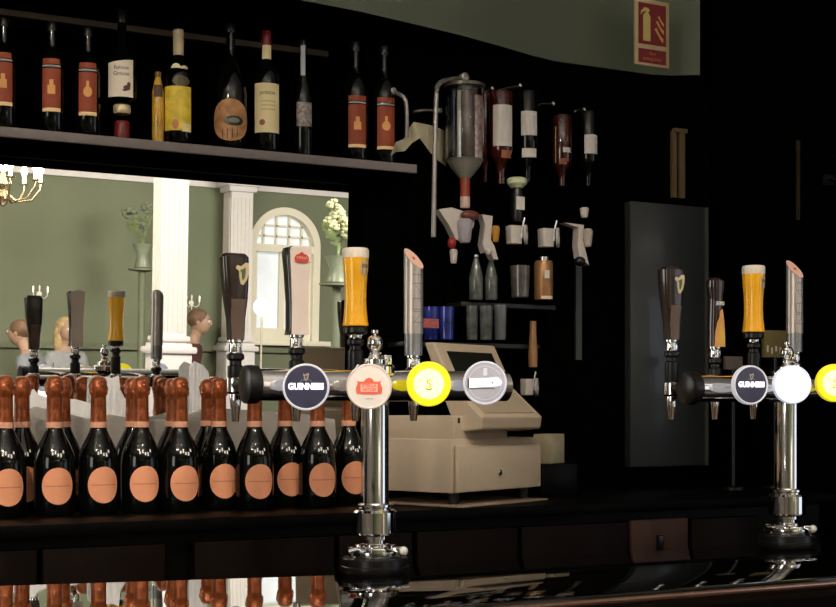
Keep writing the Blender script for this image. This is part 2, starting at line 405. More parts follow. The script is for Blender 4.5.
# mirror
def mirror():
    x0 = -2.4; x1 = PY(357.5, 300, MIR_Y).x; z0 = CZ+.006; z1 = EYE+.569
    root = thing('bar_mirror', 'large mirror behind the champagne bottles reflecting the green room', 'mirror', ((x0+x1)/2, MIR_Y, EYE+.1))
    root.rotation_euler.x = MT                     # leans so that its face looks slightly down
    hw = (x1-x0)/2; bz = .020; za = z0-EYE-.1; zb_ = z1-EYE-.1
    MB().add([(-hw+bz, 0, za), (hw-bz, 0, za), (hw-bz, 0, zb_-bz), (-hw+bz, 0, zb_-bz)], [(0, 1, 2, 3)], mirror_m).build('glass', root, smooth=0)
    e = .0012
    MB().add([(hw-bz, 0, za), (hw, e, za), (hw, e, zb_), (hw-bz, 0, zb_-bz), (-hw+bz, 0, zb_-bz), (-hw, e, zb_)], [(0, 1, 2, 3), (3, 2, 5, 4)], mirror_m).build('bevelled_edge', root, smooth=0)
    MB().box((0, .012, (za+zb_)/2), (2*hw+.004, .018, zb_-za+.004), plblack).build('backing', root)
mirror()

# ================================================================== CHAMPAGNE BOTTLES
def champagne():
    root = thing('champagne_bottle', 'x', 'bottle', (0, 0, 0))
    body = [(.030, .003), (.038, 0), (.0415, .006), (.0425, .03), (.0425, .098), (.0418, .113), (.0388, .129), (.0325, .146), (.0240, .163), (.0186, .174), (.0166, .182), (.0160, .192)]
    MB().lathe(body, bottle_m, 40).build('body', root)
    MB().lathe([(.0168, .180), (.0174, .184), (.0174, .1925), (.0166, .1935)], pink, 28).build('neck_band', root)
    def fr(z): return .0158+.0018*max(0, (z-.23)/.05)
    n = MB(); n.lathe([(.0170, .193), (.0163, .205), (.0158, .225), (.0158, .248), (.0182, .254), (.0196, .262), (.0184, .268), (.0172, .272), (.0178, .277), (.0150, .284), (.009, .288), (0, .289)], foil, 26)
    for k in range(9):
        a = k*.7; n.ball((.0168*math.cos(a), .0168*math.sin(a), .262+.008*math.sin(k*2.1)), .0042, foil, seg=8, sc=(1, 1, 1.6))
    n.build('foil_neck', root)
    l = MB(); l.wrap(lambda z: .0425 if z < .085 else .0425-(z-.085)*.015, FY, .024, .100, -.80, .80, salmon, ell=True)
    lab = l.build('label', root)
    q = MB(); q.wrap(.0425, FY, 0.0612, .0628, -.62, .62, salmon_d, off=.0012, nz=1); q.build('signature_line', lab)
    s = MB()
    def rp(z):
        for (r0, z0_), (r1, z1_) in zip(body, body[1:]):
            if z0_ <= z <= z1_ and z1_ > z0_: return r0+(r1-r0)*(z-z0_)/(z1_-z0_)
        return .04
    for k in range(5):
        a = -.28+.14*k; zc = .128+.004*math.sin(k*1.9)
        s.wrap(rp, FY, zc-.003-.002*(k % 2), zc+.003, a-.04, a+.045, white, nz=2, na=3, off=.0008)
    s.build('lettering', root)
    return root
front = [(5, 2.88), (54.5, 2.885), (98.5, 2.885), (141, 2.885), (180, 2.865), (219, 2.912), (254.5, 2.862), (285, 2.915), (317.5, 2.862), (348.5, 2.915)]
backs = [(22, 2.985), (63, 3.0), (133, 2.99), (173, 3.0), (208, 3.04)]
proto = champagne(); g1 = 'champagne bottles standing on the back bar'
labs = ['copper-foiled champagne bottle at the far left end of the front row',
        'black champagne bottle, second from the left in the front row, a neck close behind it',
        'black champagne bottle below the tan mirrored tap handle, third of the front row',
        'black champagne bottle just left of the wide white pillar reflection, fourth of the front row',
        'black champagne bottle standing before the wide white pillar reflection, fifth of the front row',
        'black champagne bottle under the leftmost tap handle, label nearly whole, sixth of the front row',
        'black champagne bottle under the black end cap of the tap rail',
        'black champagne bottle left below the dark illuminated stout badge',
        'black champagne bottle right below the dark illuminated stout badge',
        'black champagne bottle partly hidden by the chrome tap column, last of the row']
labb = ['copper-foiled bottle neck standing behind, between the two leftmost front champagne bottles',
        'copper-foiled bottle neck close behind the second champagne bottle from the left',
        'copper-foiled bottle neck close behind the fourth champagne bottle from the left',
        'copper-foiled bottle neck close behind the fifth champagne bottle from the left',
        'copper-foiled bottle neck behind and left of the sixth front champagne bottle']
first = True
for (x, Y), lb in list(zip(front, labs))+list(zip(backs, labb)):
    o = proto if first else copy_tree(proto); first = False
    p = PY(x, 480, Y); o.location = (p.x, Y, CZ); o.rotation_euler.z = random.uniform(-.06, .06); o['label'] = lb; o['group'] = g1

# crumpled cloths behind the bottles
def cloth(name, pts, Y, depth, m, label, seed, base=CZ):
    """a loosely bunched cloth standing on the counter; pts = pixel outline of its top edge"""
    rnd = random.Random(seed); n = 60; mb = MB(); vs = []; fs = []; rows = 16
    def top(t):
        x = pts[0][0]+(pts[-1][0]-pts[0][0])*t
        for (xa, ya), (xb, yb) in zip(pts, pts[1:]):
            if xa <= x <= xb: return x, ya+(yb-ya)*(x-xa)/(xb-xa)
        return pts[-1]
    ph = [rnd.uniform(0, 6) for _ in range(6)]
    for side in (0, 1):
        for j in range(rows+1):
            for i in range(n+1):
                t = i/n; x, y = top(t); p = PY(x, y, Y); s = j/rows
                z = base+.002+(p.z-base)*math.sin(s*math.pi/2)
                wv = .35*math.sin(17*t+ph[0]+3*s)+.3*math.sin(41*t+ph[1]-5*s)+.25*math.sin(9*t+ph[2]+9*s)
                hd = depth*(1-.92*s)*(.75+.25*wv)
                vs.append((p.x, Y-hd if side == 0 else Y+depth*.3*(1-s), z))
    N = (rows+1)*(n+1)
    for side in (0, 1):
        for j in range(rows):
            for i in range(n): k = side*N+j*(n+1)+i; fs.append((k, k+1, k+n+2, k+n+1))
    for j in range(rows):
        for i in (0, n): k = j*(n+1)+i; fs.append((k, k+n+1, k+n+1+N, k+N))
    for i in range(n): k = rows*(n+1)+i; fs.append((k, k+1, k+1+N, k+N)); k = i; fs.append((k, k+1, k+1+N, k+N))
    cen = sum((Vector(v) for v in vs), Vector())/len(vs); cen.z = base
    mb.add([Vector(v)-cen for v in vs], fs, m)
    return tag(mb.build(name, loc=cen, smooth=60), label, 'cloth')
cloth('bar_cloth', [(-40, 432), (-5, 428), (15, 417), (35, 407), (60, 413), (90, 420), (108, 415), (125, 418), (148, 421), (175, 419), (200, 411), (225, 410), (262, 412), (300, 414), (334, 420)], 3.135, .030, cloth_g, 'grey crumpled cloth bunched along the mirror behind the champagne bottles', 3)
cloth('folded_napkin', [(12, 398), (18, 391), (34, 390), (38, 395), (48, 399), (75, 400), (90, 404)], 3.172, .018, cloth_w, 'white folded linen lying behind the two leftmost champagne bottles', 5)
cloth('folded_napkin', [(96, 380), (100, 377), (112, 379), (119, 376), (120, 390), (125, 399), (140, 401)], 3.172, .017, cloth_w, 'white crumpled linen rising behind the third champagne bottle', 8)
cloth('folded_napkin', [(189, 368), (194, 362), (203, 366), (208, 372), (214, 400)], 3.172, .016, cloth_w, 'small white crumpled linen between the fifth and sixth champagne bottles', 11)

# ================================================================== TAP TOWERS
def cut_cyl(mb, r, z0, zlow, zhigh, m, mface, seg=32, ah=2.0):
    """cylinder whose top is sliced obliquely, high side at -x"""
    vs = []; 
    for k in range(seg): a = 2*math.pi*k/seg; vs.append((r*math.cos(a), r*math.sin(a), z0))
    for k in range(seg): a = 2*math.pi*k/seg; vs.append((r*math.cos(a), r*math.sin(a), (zlow+zhigh)/2+(zhigh-zlow)/2*math.cos(a-ah)))
    fs = [tuple(reversed(range(seg)))]+[(k, (k+1) % seg, (k+1) % seg+seg, k+seg) for k in range(seg)]
    mb.add(vs, fs, m)
    return vs[seg:]
def em(name, col, e, **k): return mat(name, col, .35, emit=e, ecol=col, coat=.3, **k)
HY, RY, DY = 2.37, 2.27, 2.20
def handle_base(root, x, ybot, scale_px, Y=HY):
    """knob, chrome stem, valve and spout from the handle's foot down to the rail, local to root"""
    return
def put(root, x, y, Y):   # local point for a pixel
    return PY(x, y, Y)-root.location
def tower(colx, label, hs, ds, railx, disks, handles):
    cp = PY(colx, 500, RY)
    root = thing('beer_tap_tower', label, 'beer tap', (cp.x, RY, BARZ), group='beer tap towers on the bar')
    zc = .30+(408-385.5)*mpp(375, RY)              # rail centre above bar
    # drum
    MB().lathe([(.060, 0), (.0625, .004), (.0625, .012), (.060, .0135), (.060, .026), (.058, .028), (0, .028)], plblack, 48).build('drum_base', root)
    c = MB()
    for a in (0, 1.2, 2.4, 3.6, 4.9): c.box((0, 0, 0), (.026, .016, .018), chrome, T4(.042*math.cos(a-1.9), .042*math.sin(a-1.9), .0385)@R4(a-1.9+math.pi/2, 'Z'), bev=.002)
    c.lathe([(.047, .0281), (.048, .030), (.048, .040), (.045, .042), (.028, .043), (.022, .044)], chrome, 32); c.build('clamp_ring', root)
    MB().ball((.040, -.036, .040), .0085, mat('white_knob', (.8, .78, .74), .3)).build('knob', root)
    MB().tube([(-.03, -.02, .043), (-.05, -.024, .046), (-.068, -.027, .043)], [.0035, .0045, .005], chrome).build('lever', root)
    k = MB(); k.lathe([(.022, .036), (.022, .046), (.026, .047), (.026, .052), (.020, .053), (.020, .060), (.025, .061), (.025, .067), (.022, .068), (.037, .070), (.0400, .073), (.0400, .110), (.036, .114), (.030, .113), (.030, .118), (.033, .120), (.033, .124), (.0265, .127)], chrome, 40)
    k.build('collar', root)
    MB().lathe([(.0255, .120), (.0255, zc-.01)], chrome, 48).build('column', root)
    f = MB(); f.lathe([(.036, zc+.022), (.036, zc+.034), (.033, zc+.038), (.020, zc+.040), (.020, zc+.047), (.013, zc+.050), (.010, zc+.056), (.013, zc+.060)], chrome, 32)
    f.box((.022, 0, zc+.046), (.016, .02, .020), chrome, bev=.002); f.box((-.016, -.004, zc+.043), (.012, .012, .012), chrome, bev=.002)
    f.lathe([(.004, zc+.058), (.009, zc+.062), (.0135, zc+.070), (.0145, zc+.078), (.0125, zc+.087), (.006, zc+.092), (0, zc+.093)], chrome, 28)
    f.lathe([(.0026, zc+.09), (.0026, zc+.096), (.007, zc+.098), (.007, zc+.103), (0, zc+.104)], chrome, 20, T4(0, 0, -.002)); f.build('finial', root)
    # rail
    r = MB(); xa = PY(railx[0], 385, RY).x-cp.x; xb = PY(railx[1], 385, RY).x-cp.x
    r.lathe([(.026, xa), (.0285, xa+.002), (.0285, xb-.002), (.026, xb)], chrome, 40, T4(0, 0, zc)@R4(math.pi/2, 'Y')); rl = r.build('rail', root)
    e = MB(); e.lathe([(.0, -.012), (.026, -.012), (.0335, -.009), (.0345, 0), (.0335, .012), (.028, .015)], plblack, 36, T4(xa, 0, zc)@R4(math.pi/2, 'Y')); e.build('end_cap', rl)
    # valves with handles
    for hx, hy, builder, hl in handles:
        p = put(root, hx, hy, HY); s = mpp(300, HY)
        h = bpy.data.objects.new('tap_handle', None); h.empty_display_size = .03; C.objects.link(h); h.parent = root; h.location = p; h['label'] = hl
        builder(h, s)
        zr = zc-p.z                                  # rail height seen from handle foot
        v = MB(); v.lathe([(.0135, 0), (.0135, -.004), (.0105, -.006), (.0105, -.022), (.0135, -.024)], chrome, 24)
        v.box((0, 0, -.0145), (.020, .020, .016), chrome, bev=.002)
        v.build('ferrule', h)
        v = MB(); v.lathe([(.013, -.024), (.016, -.027), (.016, -.034), (.011, -.038), (.011, -.045), (.0145, -.048), (.0145, zr+.01), (.012, zr-.004)], plblack, 24); v.build('valve_stem', h)
        v = MB(); v.tube([(0, 0, zr), (0, -.10, zr)], .012, plblack); v.lathe([(.013, zr+.016), (.017, zr+.012), (.017, zr-.012), (.013, zr-.016)], chrome, 24, ); v.build('valve', h)
        v = MB(); v.lathe([(.010, zr-.014), (.011, zr-.022), (.0095, zr-.040), (.0065, zr-.066), (.005, zr-.066)], chrome, 20, caps=True); v.build('spout', h)
    # illuminated badges
    for dx, dy, yaw, builder, dl in disks:
        p = put(root, dx, dy, DY)
        d = bpy.data.objects.new('badge', None); d.empty_display_size = .03; C.objects.link(d); d.parent = root; d.location = p; d.rotation_euler.z = yaw; d['label'] = dl
        builder(d)
        MB().tube([(0, .010, 0), (0, .05, 0)], .008, chrome).build('badge_arm', d)
FD = R4(math.pi/2, 'X')     # lathe axis +z -> -y
def disk(d, R, rimm, facem):
    b = MB(); b.lathe([(R-.004, -.010), (R, -.007), (R, .003), (R-.001, .0055), (R-.0028, .006), (R-.004, .004)], rimm, 56, FD, caps=False); b.lathe([(0, -.010), (R-.004, -.010)], rimm, 56, FD, caps=False); b.build('rim', d)
    f = MB(); f.lathe([(R-.0035, .0038), (R*.8, .0045), (R*.4, .0052), (0, .0055)], facem, 56, FD, caps=False); return f.build('face', d)
rim_w = em('pale_lit_rim', (.80, .80, .86), .35)
def arc_bar(mb, r0, r1, a0, a1, y, m, n=24, cx=0, cz=0, sx=1, sz=1):
    vs = []; 
    for k in range(n+1):
        a = a0+(a1-a0)*k/n
        for r in (r0, r1): vs.append((cx+sx*r*math.cos(a), y, cz+sz*r*math.sin(a)))
    mb.add(vs, [(2*k, 2*k+1, 2*k+3, 2*k+2) for k in range(n)], m)
def harp(mb, s, m, y=0, M=None):
    """small harp outline about s tall"""
    pts = [(-.30, .45), (-.12, .30), (.12, .42), (.32, .50), (.36, .38), (.33, .1), (.22, -.25), (.02, -.5), (-.12, -.46), (-.22, -.2), (-.27, .1), (-.36, .3)]
    inn = [(-.16, .18), (.02, .18), (.16, .26), (.20, .26), (.18, .05), (.10, -.18), (.0, -.34), (-.05, -.3), (-.10, -.1), (-.14, .05), (-.17, .1), (-.17, .15)]
    n = len(pts); vs = [(a*s, y, b*s) for a, b in pts]+[(a*s, y, b*s) for a, b in inn]
    mb.add(vs, [(i, (i+1) % n, (i+1) % n+n, i+n) for i in range(n)], m, M)
    for t in (-.07, .0, .07): mb.add([((t-.008)*s, y, .2*s), ((t+.008)*s, y, .2*s), ((t+.012)*s, y, -.25*s), ((t+.0)*s, y, -.25*s)], [(0, 1, 2, 3)], m, M)
def badge_stout(d, lit=.9):
    disk(d, .0406, rim_w, em('dark_lit_badge', (.045, .042, .075), .35, var=.3))
    t = MB(); text(t, 'GUINNESS', .0148, em('white_lit_print', (.95, .95, 1), 1.6), T4(0, -.0058, .0005)@FR, bold=.0007, sx=.88); t.build('lettering', d)
    h = MB(); harp(h, .014, em('gold_lit_print', (.42, .36, .28), .3), M=T4(0, -.0058, .017)); arc_bar(h, .0140, .0146, math.pi*.25, math.pi*.75, -.0058, MATS['gold_lit_print'], cz=-.001); h.build('emblem', d)
def badge_red(d):
    disk(d, .0406, em('cream_lit_rim', (.90, .80, .72), .12), em('cream_lit_badge', (.90, .80, .70), .28, var=.03))
    red = em('red_lit_print', (.85, .17, .09), .25); e = MB(); y = -.0062
    e.prism([(-.022, -.013), (-.0235, -.004), (-.020, .006), (-.0215, .0105), (-.018, .0085), (-.009, .0085), (-.006, .013), (0, .0155), (.006, .013), (.009, .0085), (.018, .0085), (.0215, .0105), (.020, .006), (.0235, -.004), (.022, -.013), (.008, -.0145), (-.008, -.0145)], y, y+.001, red)
    e.box((0, y-.0004, -.0025), (.030, .0008, .014), em('pale_pink_print', (.95, .55, .45), .3)); e.build('emblem', d)
    t = MB(); text(t, 'STELLA', .0075, red, T4(0, y-.0014, .0012)@FR, bold=.0002, sx=1.1); text(t, 'ARTOIS', .0065, red, T4(0, y-.0014, -.0055)@FR, bold=.0002, sx=1.1)
    text(t, '4.8% vol', .0042, mat('grey_print', (.4, .35, .3), .5), T4(0, -.006, -.0215)@FR); t.build('lettering', d)
def badge_yellow(d):
    disk(d, .0406, em('yellow_lit_rim', (.95, .78, .02), .55), em('yellow_lit_badge', (.98, .80, .02), .75, var=.03))
    e = MB(); y = -.0062; hot = em('hot_white_yellow', (1, .97, .45), 1.1)
    e.lathe([(0, .0060), (.018, .0057), (.0275, .0052)], hot, 40, FD, caps=False)
    s = em('olive_print', (.62, .60, .10), .3)
    e.build('emblem', d)
    t = MB(); text(t, 'S', .021, s, T4(0, y-.0002, 0)@FR, bold=.0004, sx=1.0); arc_bar(t, .0065, .0085, math.pi*1.2, math.pi*1.8, y-.0006, mat('dark_olive', (.10, .10, .03), .5), cz=-.003); t.build('lettering', d)
def badge_grey(d):
    disk(d, .0406, em('lilac_lit_rim', (.74, .72, .82), .38), em('grey_lit_badge', (.50, .50, .56), .22, var=.1))
    e = MB(); y = -.0066; e.prism([(-.030, -.009), (-.030, .0075), (.018, .0095), (.023, .0105), (.031, .001), (.027, -.0055)], y, y+.001, em('white_lit_bar', (1, 1, 1), .9))
    e.box((0, y+.0004, .0205), (.007, .0008, .014), em('pale_lilac', (.85, .8, .9), .3)); arc_bar(e, .0305, .0312, 0, math.pi*2, y+.001, MATS['pale_lilac'], 40); e.build('emblem', d)
    e = MB(); dk = mat('dark_print', (.05, .05, .07), .5); arc = [(-.0275, 0, .002, .015)]
    e.box((-.0312, y-.0006, -.0005), (.0028, .0008, .017), dk); e.box((-.006, y+.0002, -.0098), (.048, .0008, .0012), dk)
    text(e, ': 4', .0085, MATS['grey_print'], T4(.010, y-.001, .0002)@FR, bold=.0001, sx=1.3); e.build('lettering', d)
def badge_glare(d):
    disk(d, .0406, em('white_glare_rim', (.80, .82, .95), .55), em('blue_white_glare', (.60, .66, 1), 1.1, var=.5, scale=60))
    e = MB(); y = -.0066; wh = em('white_glare', (.95, .97, 1), 4)
    for a, b, q0, q1 in ((.1, 2.2, .017, .021), (2.5, 4.6, .008, .019), (4.0, 5.9, .022, .026), (1.0, 1.9, .029, .032), (5.2, 6.6, .009, .015), (2.9, 3.7, .024, .031)): arc_bar(e, q0, q1, a, b, y, wh, 14)
    e.lathe([(0, .0068), (.007, .0064)], wh, 20, FD, caps=False)
    e.build('emblem', d)
hb = mat('handle_black', (.022, .012, .009), .22, coat=.5, var=.2)
hbr = mat('handle_dark_brown', (.13, .085, .065), .35, var=.15)
def h_stout(h, s, flip=False):
    Hh = 84*s
    b = MB(); b.loft([(0, 15*s, 15*s, 0, 0), (Hh*.25, 17*s, 16*s, 0, 0), (Hh*.48, 22.5*s, 18*s, -.3*s, 0), (Hh*.60, 24.5*s, 19*s, -.8*s, 0), (Hh*.86, 26.5*s, 21*s, -1.4*s, 0), (Hh*.96, 26.5*s, 21*s, -1.7*s, 0), (Hh, 21*s, 16*s, -2*s, 0)], hb, seg=28, pw=4.5); b.build('paddle', h)
    b = MB(); b.loft([(.0006, 14.6*s, 15.4*s, 0, 0), (Hh*.25, 16.6*s, 16.4*s, 0, 0), (Hh*.47, 20.8*s, 18.4*s, 0, 0)], hbr, seg=28, pw=4.5); b.build('lower_sleeve', h)
    e = MB(); M = T4(3.2*s, -10.6*s, Hh*.76)
    pts = [(-.34, .40), (-.1, .34), (.2, .52), (.42, .50), (.42, .1), (.28, -.28), (.05, -.52), (-.12, -.48), (-.20, -.2), (-.22, .12), (-.42, .25)]
    e.prism([(a*20*s*.8, c*21*s) for a, c in pts], -.0012, .003, gold, M); e.prism([(a*20*s*.32+.4*s, c*21*s*.55) for a, c in pts], -.0018, -.001, mat('dark_green_print', (.10, .13, .06), .4), M); e.build('harp_emblem', h)
def h_stella(h, s):
    Hh = 88*s
    b = MB(); b.loft([(0, 19*s, 17*s, -1.5*s, 0), (Hh*.06, 17*s, 17*s, -1*s, 0), (Hh*.35, 17*s, 17*s, -1*s, 0), (Hh*.7, 20*s, 18*s, -1.5*s, 0), (Hh*.94, 24*s, 20*s, -1.5*s, 0), (Hh*.985, 22*s, 19*s, -1*s, 0), (Hh, 14*s, 12*s, -1*s, 0)], mat('handle_charcoal', (.03, .025, .025), .2, coat=.5), seg=28, pw=6); b.build('paddle', h)
    wp = mat('handle_ivory', (.88, .74, .65), .4, var=.03)
    b = MB(); secs = [(Hh*.0, 19, -9.5), (Hh*.06, 18, -9), (Hh*.35, 17.5, -9), (Hh*.7, 20, -9.5), (Hh*.94, 23, -10.5), (Hh*.985, 20, -10.6), (Hh*1.0, 12, -10)]
    vs = []; 
    for z, w_, y in secs: vs += [((-w_/2+.5)*s, y*s, z), ((w_/2+.5)*s, y*s, z), ((w_/2+.5)*s, (y+3)*s, z), ((-w_/2+.5)*s, (y+3)*s, z)]
    n = len(secs); fs = []
    for j in range(n-1):
        for k in range(4): fs.append((4*j+k, 4*j+(k+1) % 4, 4*j+4+(k+1) % 4, 4*j+4+k))
    fs += [(0, 1, 2, 3), (4*n-4, 4*n-3, 4*n-2, 4*n-1)]; b.add(vs, fs, wp); b.build('front_plate', h)
    bb = MB(); bb.add([(x, -y, z) for x, y, z in vs], fs, wp); bb.build('back_plate', h)
    e = MB(); M = T4(1.0*s, -11.2*s, Hh*.865); rd = mat('red_print', (.62, .07, .04), .5)
    e.prism([(a*s, c*s) for a, c in [(-7, -4), (-7.5, 0), (-5.5, 3), (-3, 3.6), (0, 6), (3, 3.6), (5.5, 3), (7.5, 0), (7, -4), (0, -5)]], -.0008, .001, rd, M)
    text(e, 'STELLA', 3.6*s, mat('pink_print', (.9, .5, .42), .5), M@T4(0, -.0012, 0)@FR, bold=.00005); e.build('emblem', h)
def h_beer(h, s, tall=79):
    Hh = tall*s
    b = MB(); b.lathe([(13.0*s, 0), (13.3*s, .02*Hh), (12.6*s, .06*Hh), (11.4*s, .22*Hh), (11.0*s, .34*Hh), (11.3*s, .5*Hh), (12.6*s, .72*Hh), (13.4*s, .86*Hh), (13.5*s, .875*Hh)], beer, 36); b.build('beer_glass', h)
    b = MB(); b.lathe([(13.55*s, .872*Hh), (13.7*s, .90*Hh), (13.7*s, .975*Hh), (12.8*s, Hh), (0, Hh*1.003)], foam, 36); b.build('foam_head', h)
    e = MB(); br = mat('brown_print', (.38, .22, .06), .5)
    e.wrap(lambda z: 12.9*s+.6*s*(z/Hh-.7)/.2, FY, .645*Hh, .845*Hh, -.1, .85, gold, ell=True, off=.0007)
    e.wrap(13.1*s, FY, .66*Hh, .80*Hh, .1, .16, br, off=.0012, nz=2, na=2); e.wrap(13.1*s, FY, .66*Hh, .80*Hh, .5, .56, br, off=.0012, nz=2, na=2); e.wrap(13.0*s, FY, .74*Hh, .79*Hh, .05, .7, br, off=.0012, nz=2, na=6)
    e.build('emblem', h)
    MB().lathe([(10.5*s, -.0005), (12.2*s, -.004), (12.2*s, -.013), (9*s, -.017)], plblack, 28).build('collar', h)
def h_cut(h, s, tall=112, ah=2.0):
    Hh = tall*s; r = 10*s
    b = MB(); ring = cut_cyl(b, r, Hh*.2, Hh*.80, Hh, mat('handle_silver', (.55, .50, .46), .32, .6, var=.05), None, ah=ah); b.build('barrel', h)
    f = MB(); f.add([Vector(v)+Vector((.0006, 0, .0008)) for v in ring], [tuple(range(len(ring)))], em('salmon_lit_cap', (.90, .55, .42), .12)); 
    f.prism([(-.003, -.002), (.003, -.002), (.0025, .003), (0, .0045), (-.0025, .003)], -.001, .001, mat('red_print', (.62, .07, .04), .5), T4(0, 0, Hh*.9+.002)@R4(ah+math.pi, 'Z')@R4(math.atan2(Hh*.2, 2*r), 'Y')@R4(-math.pi/2, 'Z')@R4(-math.pi/2, 'X')); f.build('slanted_cap', h)
    b = MB(); b.lathe([(9.3*s, 0), (9.3*s, Hh*.2)], mat('handle_grey', (.30, .30, .31), .3, .5), 28); b.build('lower_sleeve', h)
    t = MB()
    ft = mat('grey_engraving', (.30, .28, .27), .45, .4)
    def st(z0, z1, a0, a1): t.wrap(r, FY, Hh*z0, Hh*z1, a0, a1, ft, nz=1, na=5)
    for z in (.74, .66, .52, .42, .40, .30): st(z, z+.009, -.55, .45)
    for k in range(6): st(.30+.016*k, .312+.016*k, -.5+.16*k, -.36+.16*k); st(.57+.014*k, .58+.014*k, .3-.12*k, .42-.12*k)
    st(.66, .75, .38, .45); st(.42, .53, -.55, -.48)
    t.build('lettering', h)
def h_bottle(h, s):
    Hh = 81*s
    b = MB(); b.loft([(0, 17*s, 15*s, 0, 0), (Hh*.3, 17*s, 15*s, 0, 0), (Hh*.62, 15*s, 15*s, 0, 0), (Hh*.72, 15*s, 16*s, 0, 0), (Hh*.86, 19*s, 18*s, 0, 0), (Hh*.96, 18.5*s, 18*s, 0, 0), (Hh, 12*s, 12*s, 0, 0)], hb, seg=28, pw=3); b.build('paddle', h)
    e = MB(); M = T4(0, -9.2*s, 0)
    e.prism([(a*s, c*Hh) for a, c in [(-8, 0), (-7, .2), (-4, .36), (-1, .42), (0, .52), (3.5, .54), (5, .44), (6, .36), (7, .2), (7.5, .0)]], -.0006, .001, mat('orange_print', (.8, .38, .12), .6), M)
    e.prism([(a*s, c*Hh) for a, c in [(-3, .05), (-2, .25), (1, .36), (4, .30), (6.5, .12), (5, .03)]], -.0012, 0, mat('amber_print', (.80, .50, .08), .5), M)
    e.prism([(-6*s, .60*Hh), (-5.5*s, .655*Hh), (6*s, .655*Hh), (6*s, .60*Hh)], -.0006, .001, whitelab, M); e.build('picture_label', h)
st = 'black tapered stout handle with a pale harp'
tower(375, 'chrome beer tap tower with four lit badges, in front of the champagne bottles', None, None, (250, 506),
      [(306, 387, -.42, badge_stout, 'dark round badge with glowing white lettering'), (369, 386.5, -.42, badge_red, 'cream round badge with red emblem'), (428.7, 384, -.44, badge_yellow, 'glowing yellow round badge'), (485, 383, -.46, badge_grey, 'pale grey round badge with white bar')],
      [(235.5, 340, h_stout, st), (296.5, 335, h_stella, 'ivory fronted handle with red emblem'), (355.5, 326, h_beer, 'handle shaped as a glass of golden beer'), (413.5, 355.5, h_cut, 'silver tube handle cut at a slant')])
tower(787, 'chrome beer tap tower with a glaring white badge, before the dark panel', None, None, (690, 872),
      [(750, 385, -.16, badge_stout, 'dark round badge with glowing white lettering'), (792, 384.5, -.42, badge_glare, 'round badge glaring blue-white'), (834.5, 383, -.45, badge_yellow, 'glowing yellow round badge')],
      [(671.5, 340, h_stout, st), (715, 347, h_bottle, 'black handle with an amber bottle picture'), (753.5, 332, h_beer, 'handle shaped as a glass of golden beer'), (794.5, 352, lambda h, s: h_cut(h, s, ah=1.75), 'silver tube handle cut at a slant')])

# ================================================================== SPIRIT BOTTLES ON THE WALL SHELF
SFY = FY-.27; SY = 3.11; GS = 'spirit bottles on the wall shelf'
def sbottle(name, x, ytop, wpx, label, prof=None, m=bottle_m, Y=SY):
    """prof: list of (radius fraction, height fraction)"""
    p = PY(x, 140, Y); s = mpp(x, Y); h = (408-ytop)*s+EYE-SZ
    root = thing(name, label, 'bottle', (p.x, Y, SZ), group=GS); R = wpx/2*s
    prof = prof or [(.9, 0), (1, .02), (1, .58), (.93, .64), (.6, .71), (.36, .76), (.33, .80), (.33, .93)]
    b = MB(); b.lathe([(R*a, h*c) for a, c in prof], m, 36); b.build('body', root)
    return root, R, h, s
def zof(y, s): return (408-y)*s+EYE-SZ
def cap(root, R, h, a, m, r=.36, top=1.0):
    MB().lathe([(R*r, h*a), (R*r*1.05, h*(a+.01)), (R*r*1.05, h*(top-.012)), (R*r*.9, h*top), (0, h*top)], m, 24).build('cap', root)
def redbottle(x, ytop, ylab, label, emb):
    root, R, h, s = sbottle('whiskey_bottle', x, ytop, 26, label)
    z0, z1 = zof(ylab+50, s), zof(ylab+11, s); A = .72
    l = MB(); l.wrap(R, SFY, z0, z1, -A, A, redlab); lab = l.build('label', root)
    MB().wrap(R, SFY, z1+.003, z1+.007, -A, A, greylab, nz=1).build('grey_band', root)
    MB().wrap(lambda z: R+.0004 if z < h*.58 else R-(z-h*.58)*.13+.0004, SFY, z1+.009, z1+.022, -A, A, redlab, nz=3).build('shoulder_label', root)
    MB().wrap(R, SFY, z0-.009, z0-.0008, -A, A, em('pale_orange_strip', (.95, .62, .30), .02), nz=1).build('foot_strip', root)
    e = MB(); zc = (z0+z1)/2
    if emb: e.wrap(R, SFY, zc-.012, zc+.012, -.32, .32, orlab, off=.0012, ell=True); e.wrap(R, SFY, zc+.005, zc+.024, -.1, .1, orlab, off=.0013, nz=2, na=3)
    else: e.wrap(R, SFY, zc-.014, zc+.006, -.28, .28, orlab, off=.0012, nz=3); e.wrap(R, SFY, zc+.005, zc+.018, -.15, .15, orlab, off=.0013, nz=2, na=3)
    e.build('picture', lab); cap(root, R, h, .92, plblack)
    return root
redbottle(4, 18, 54, 'red-labelled black bottle at the far left of the spirits shelf, cut by the picture edge', False)
redbottle(52, 22, 60, 'red-labelled black bottle, second from the left, a stout bottle picture on its label', False)
redbottle(88, 28, 64, 'red-labelled black bottle standing left of the white slanted label bottle', True)
redbottle(355.5, 42, 96, 'red-labelled black bottle with a square picture, second from the shelf\'s right end', False)
redbottle(384, 46, 98, 'red-labelled black bottle with a pear-shaped picture, last at the shelf\'s right end', True)
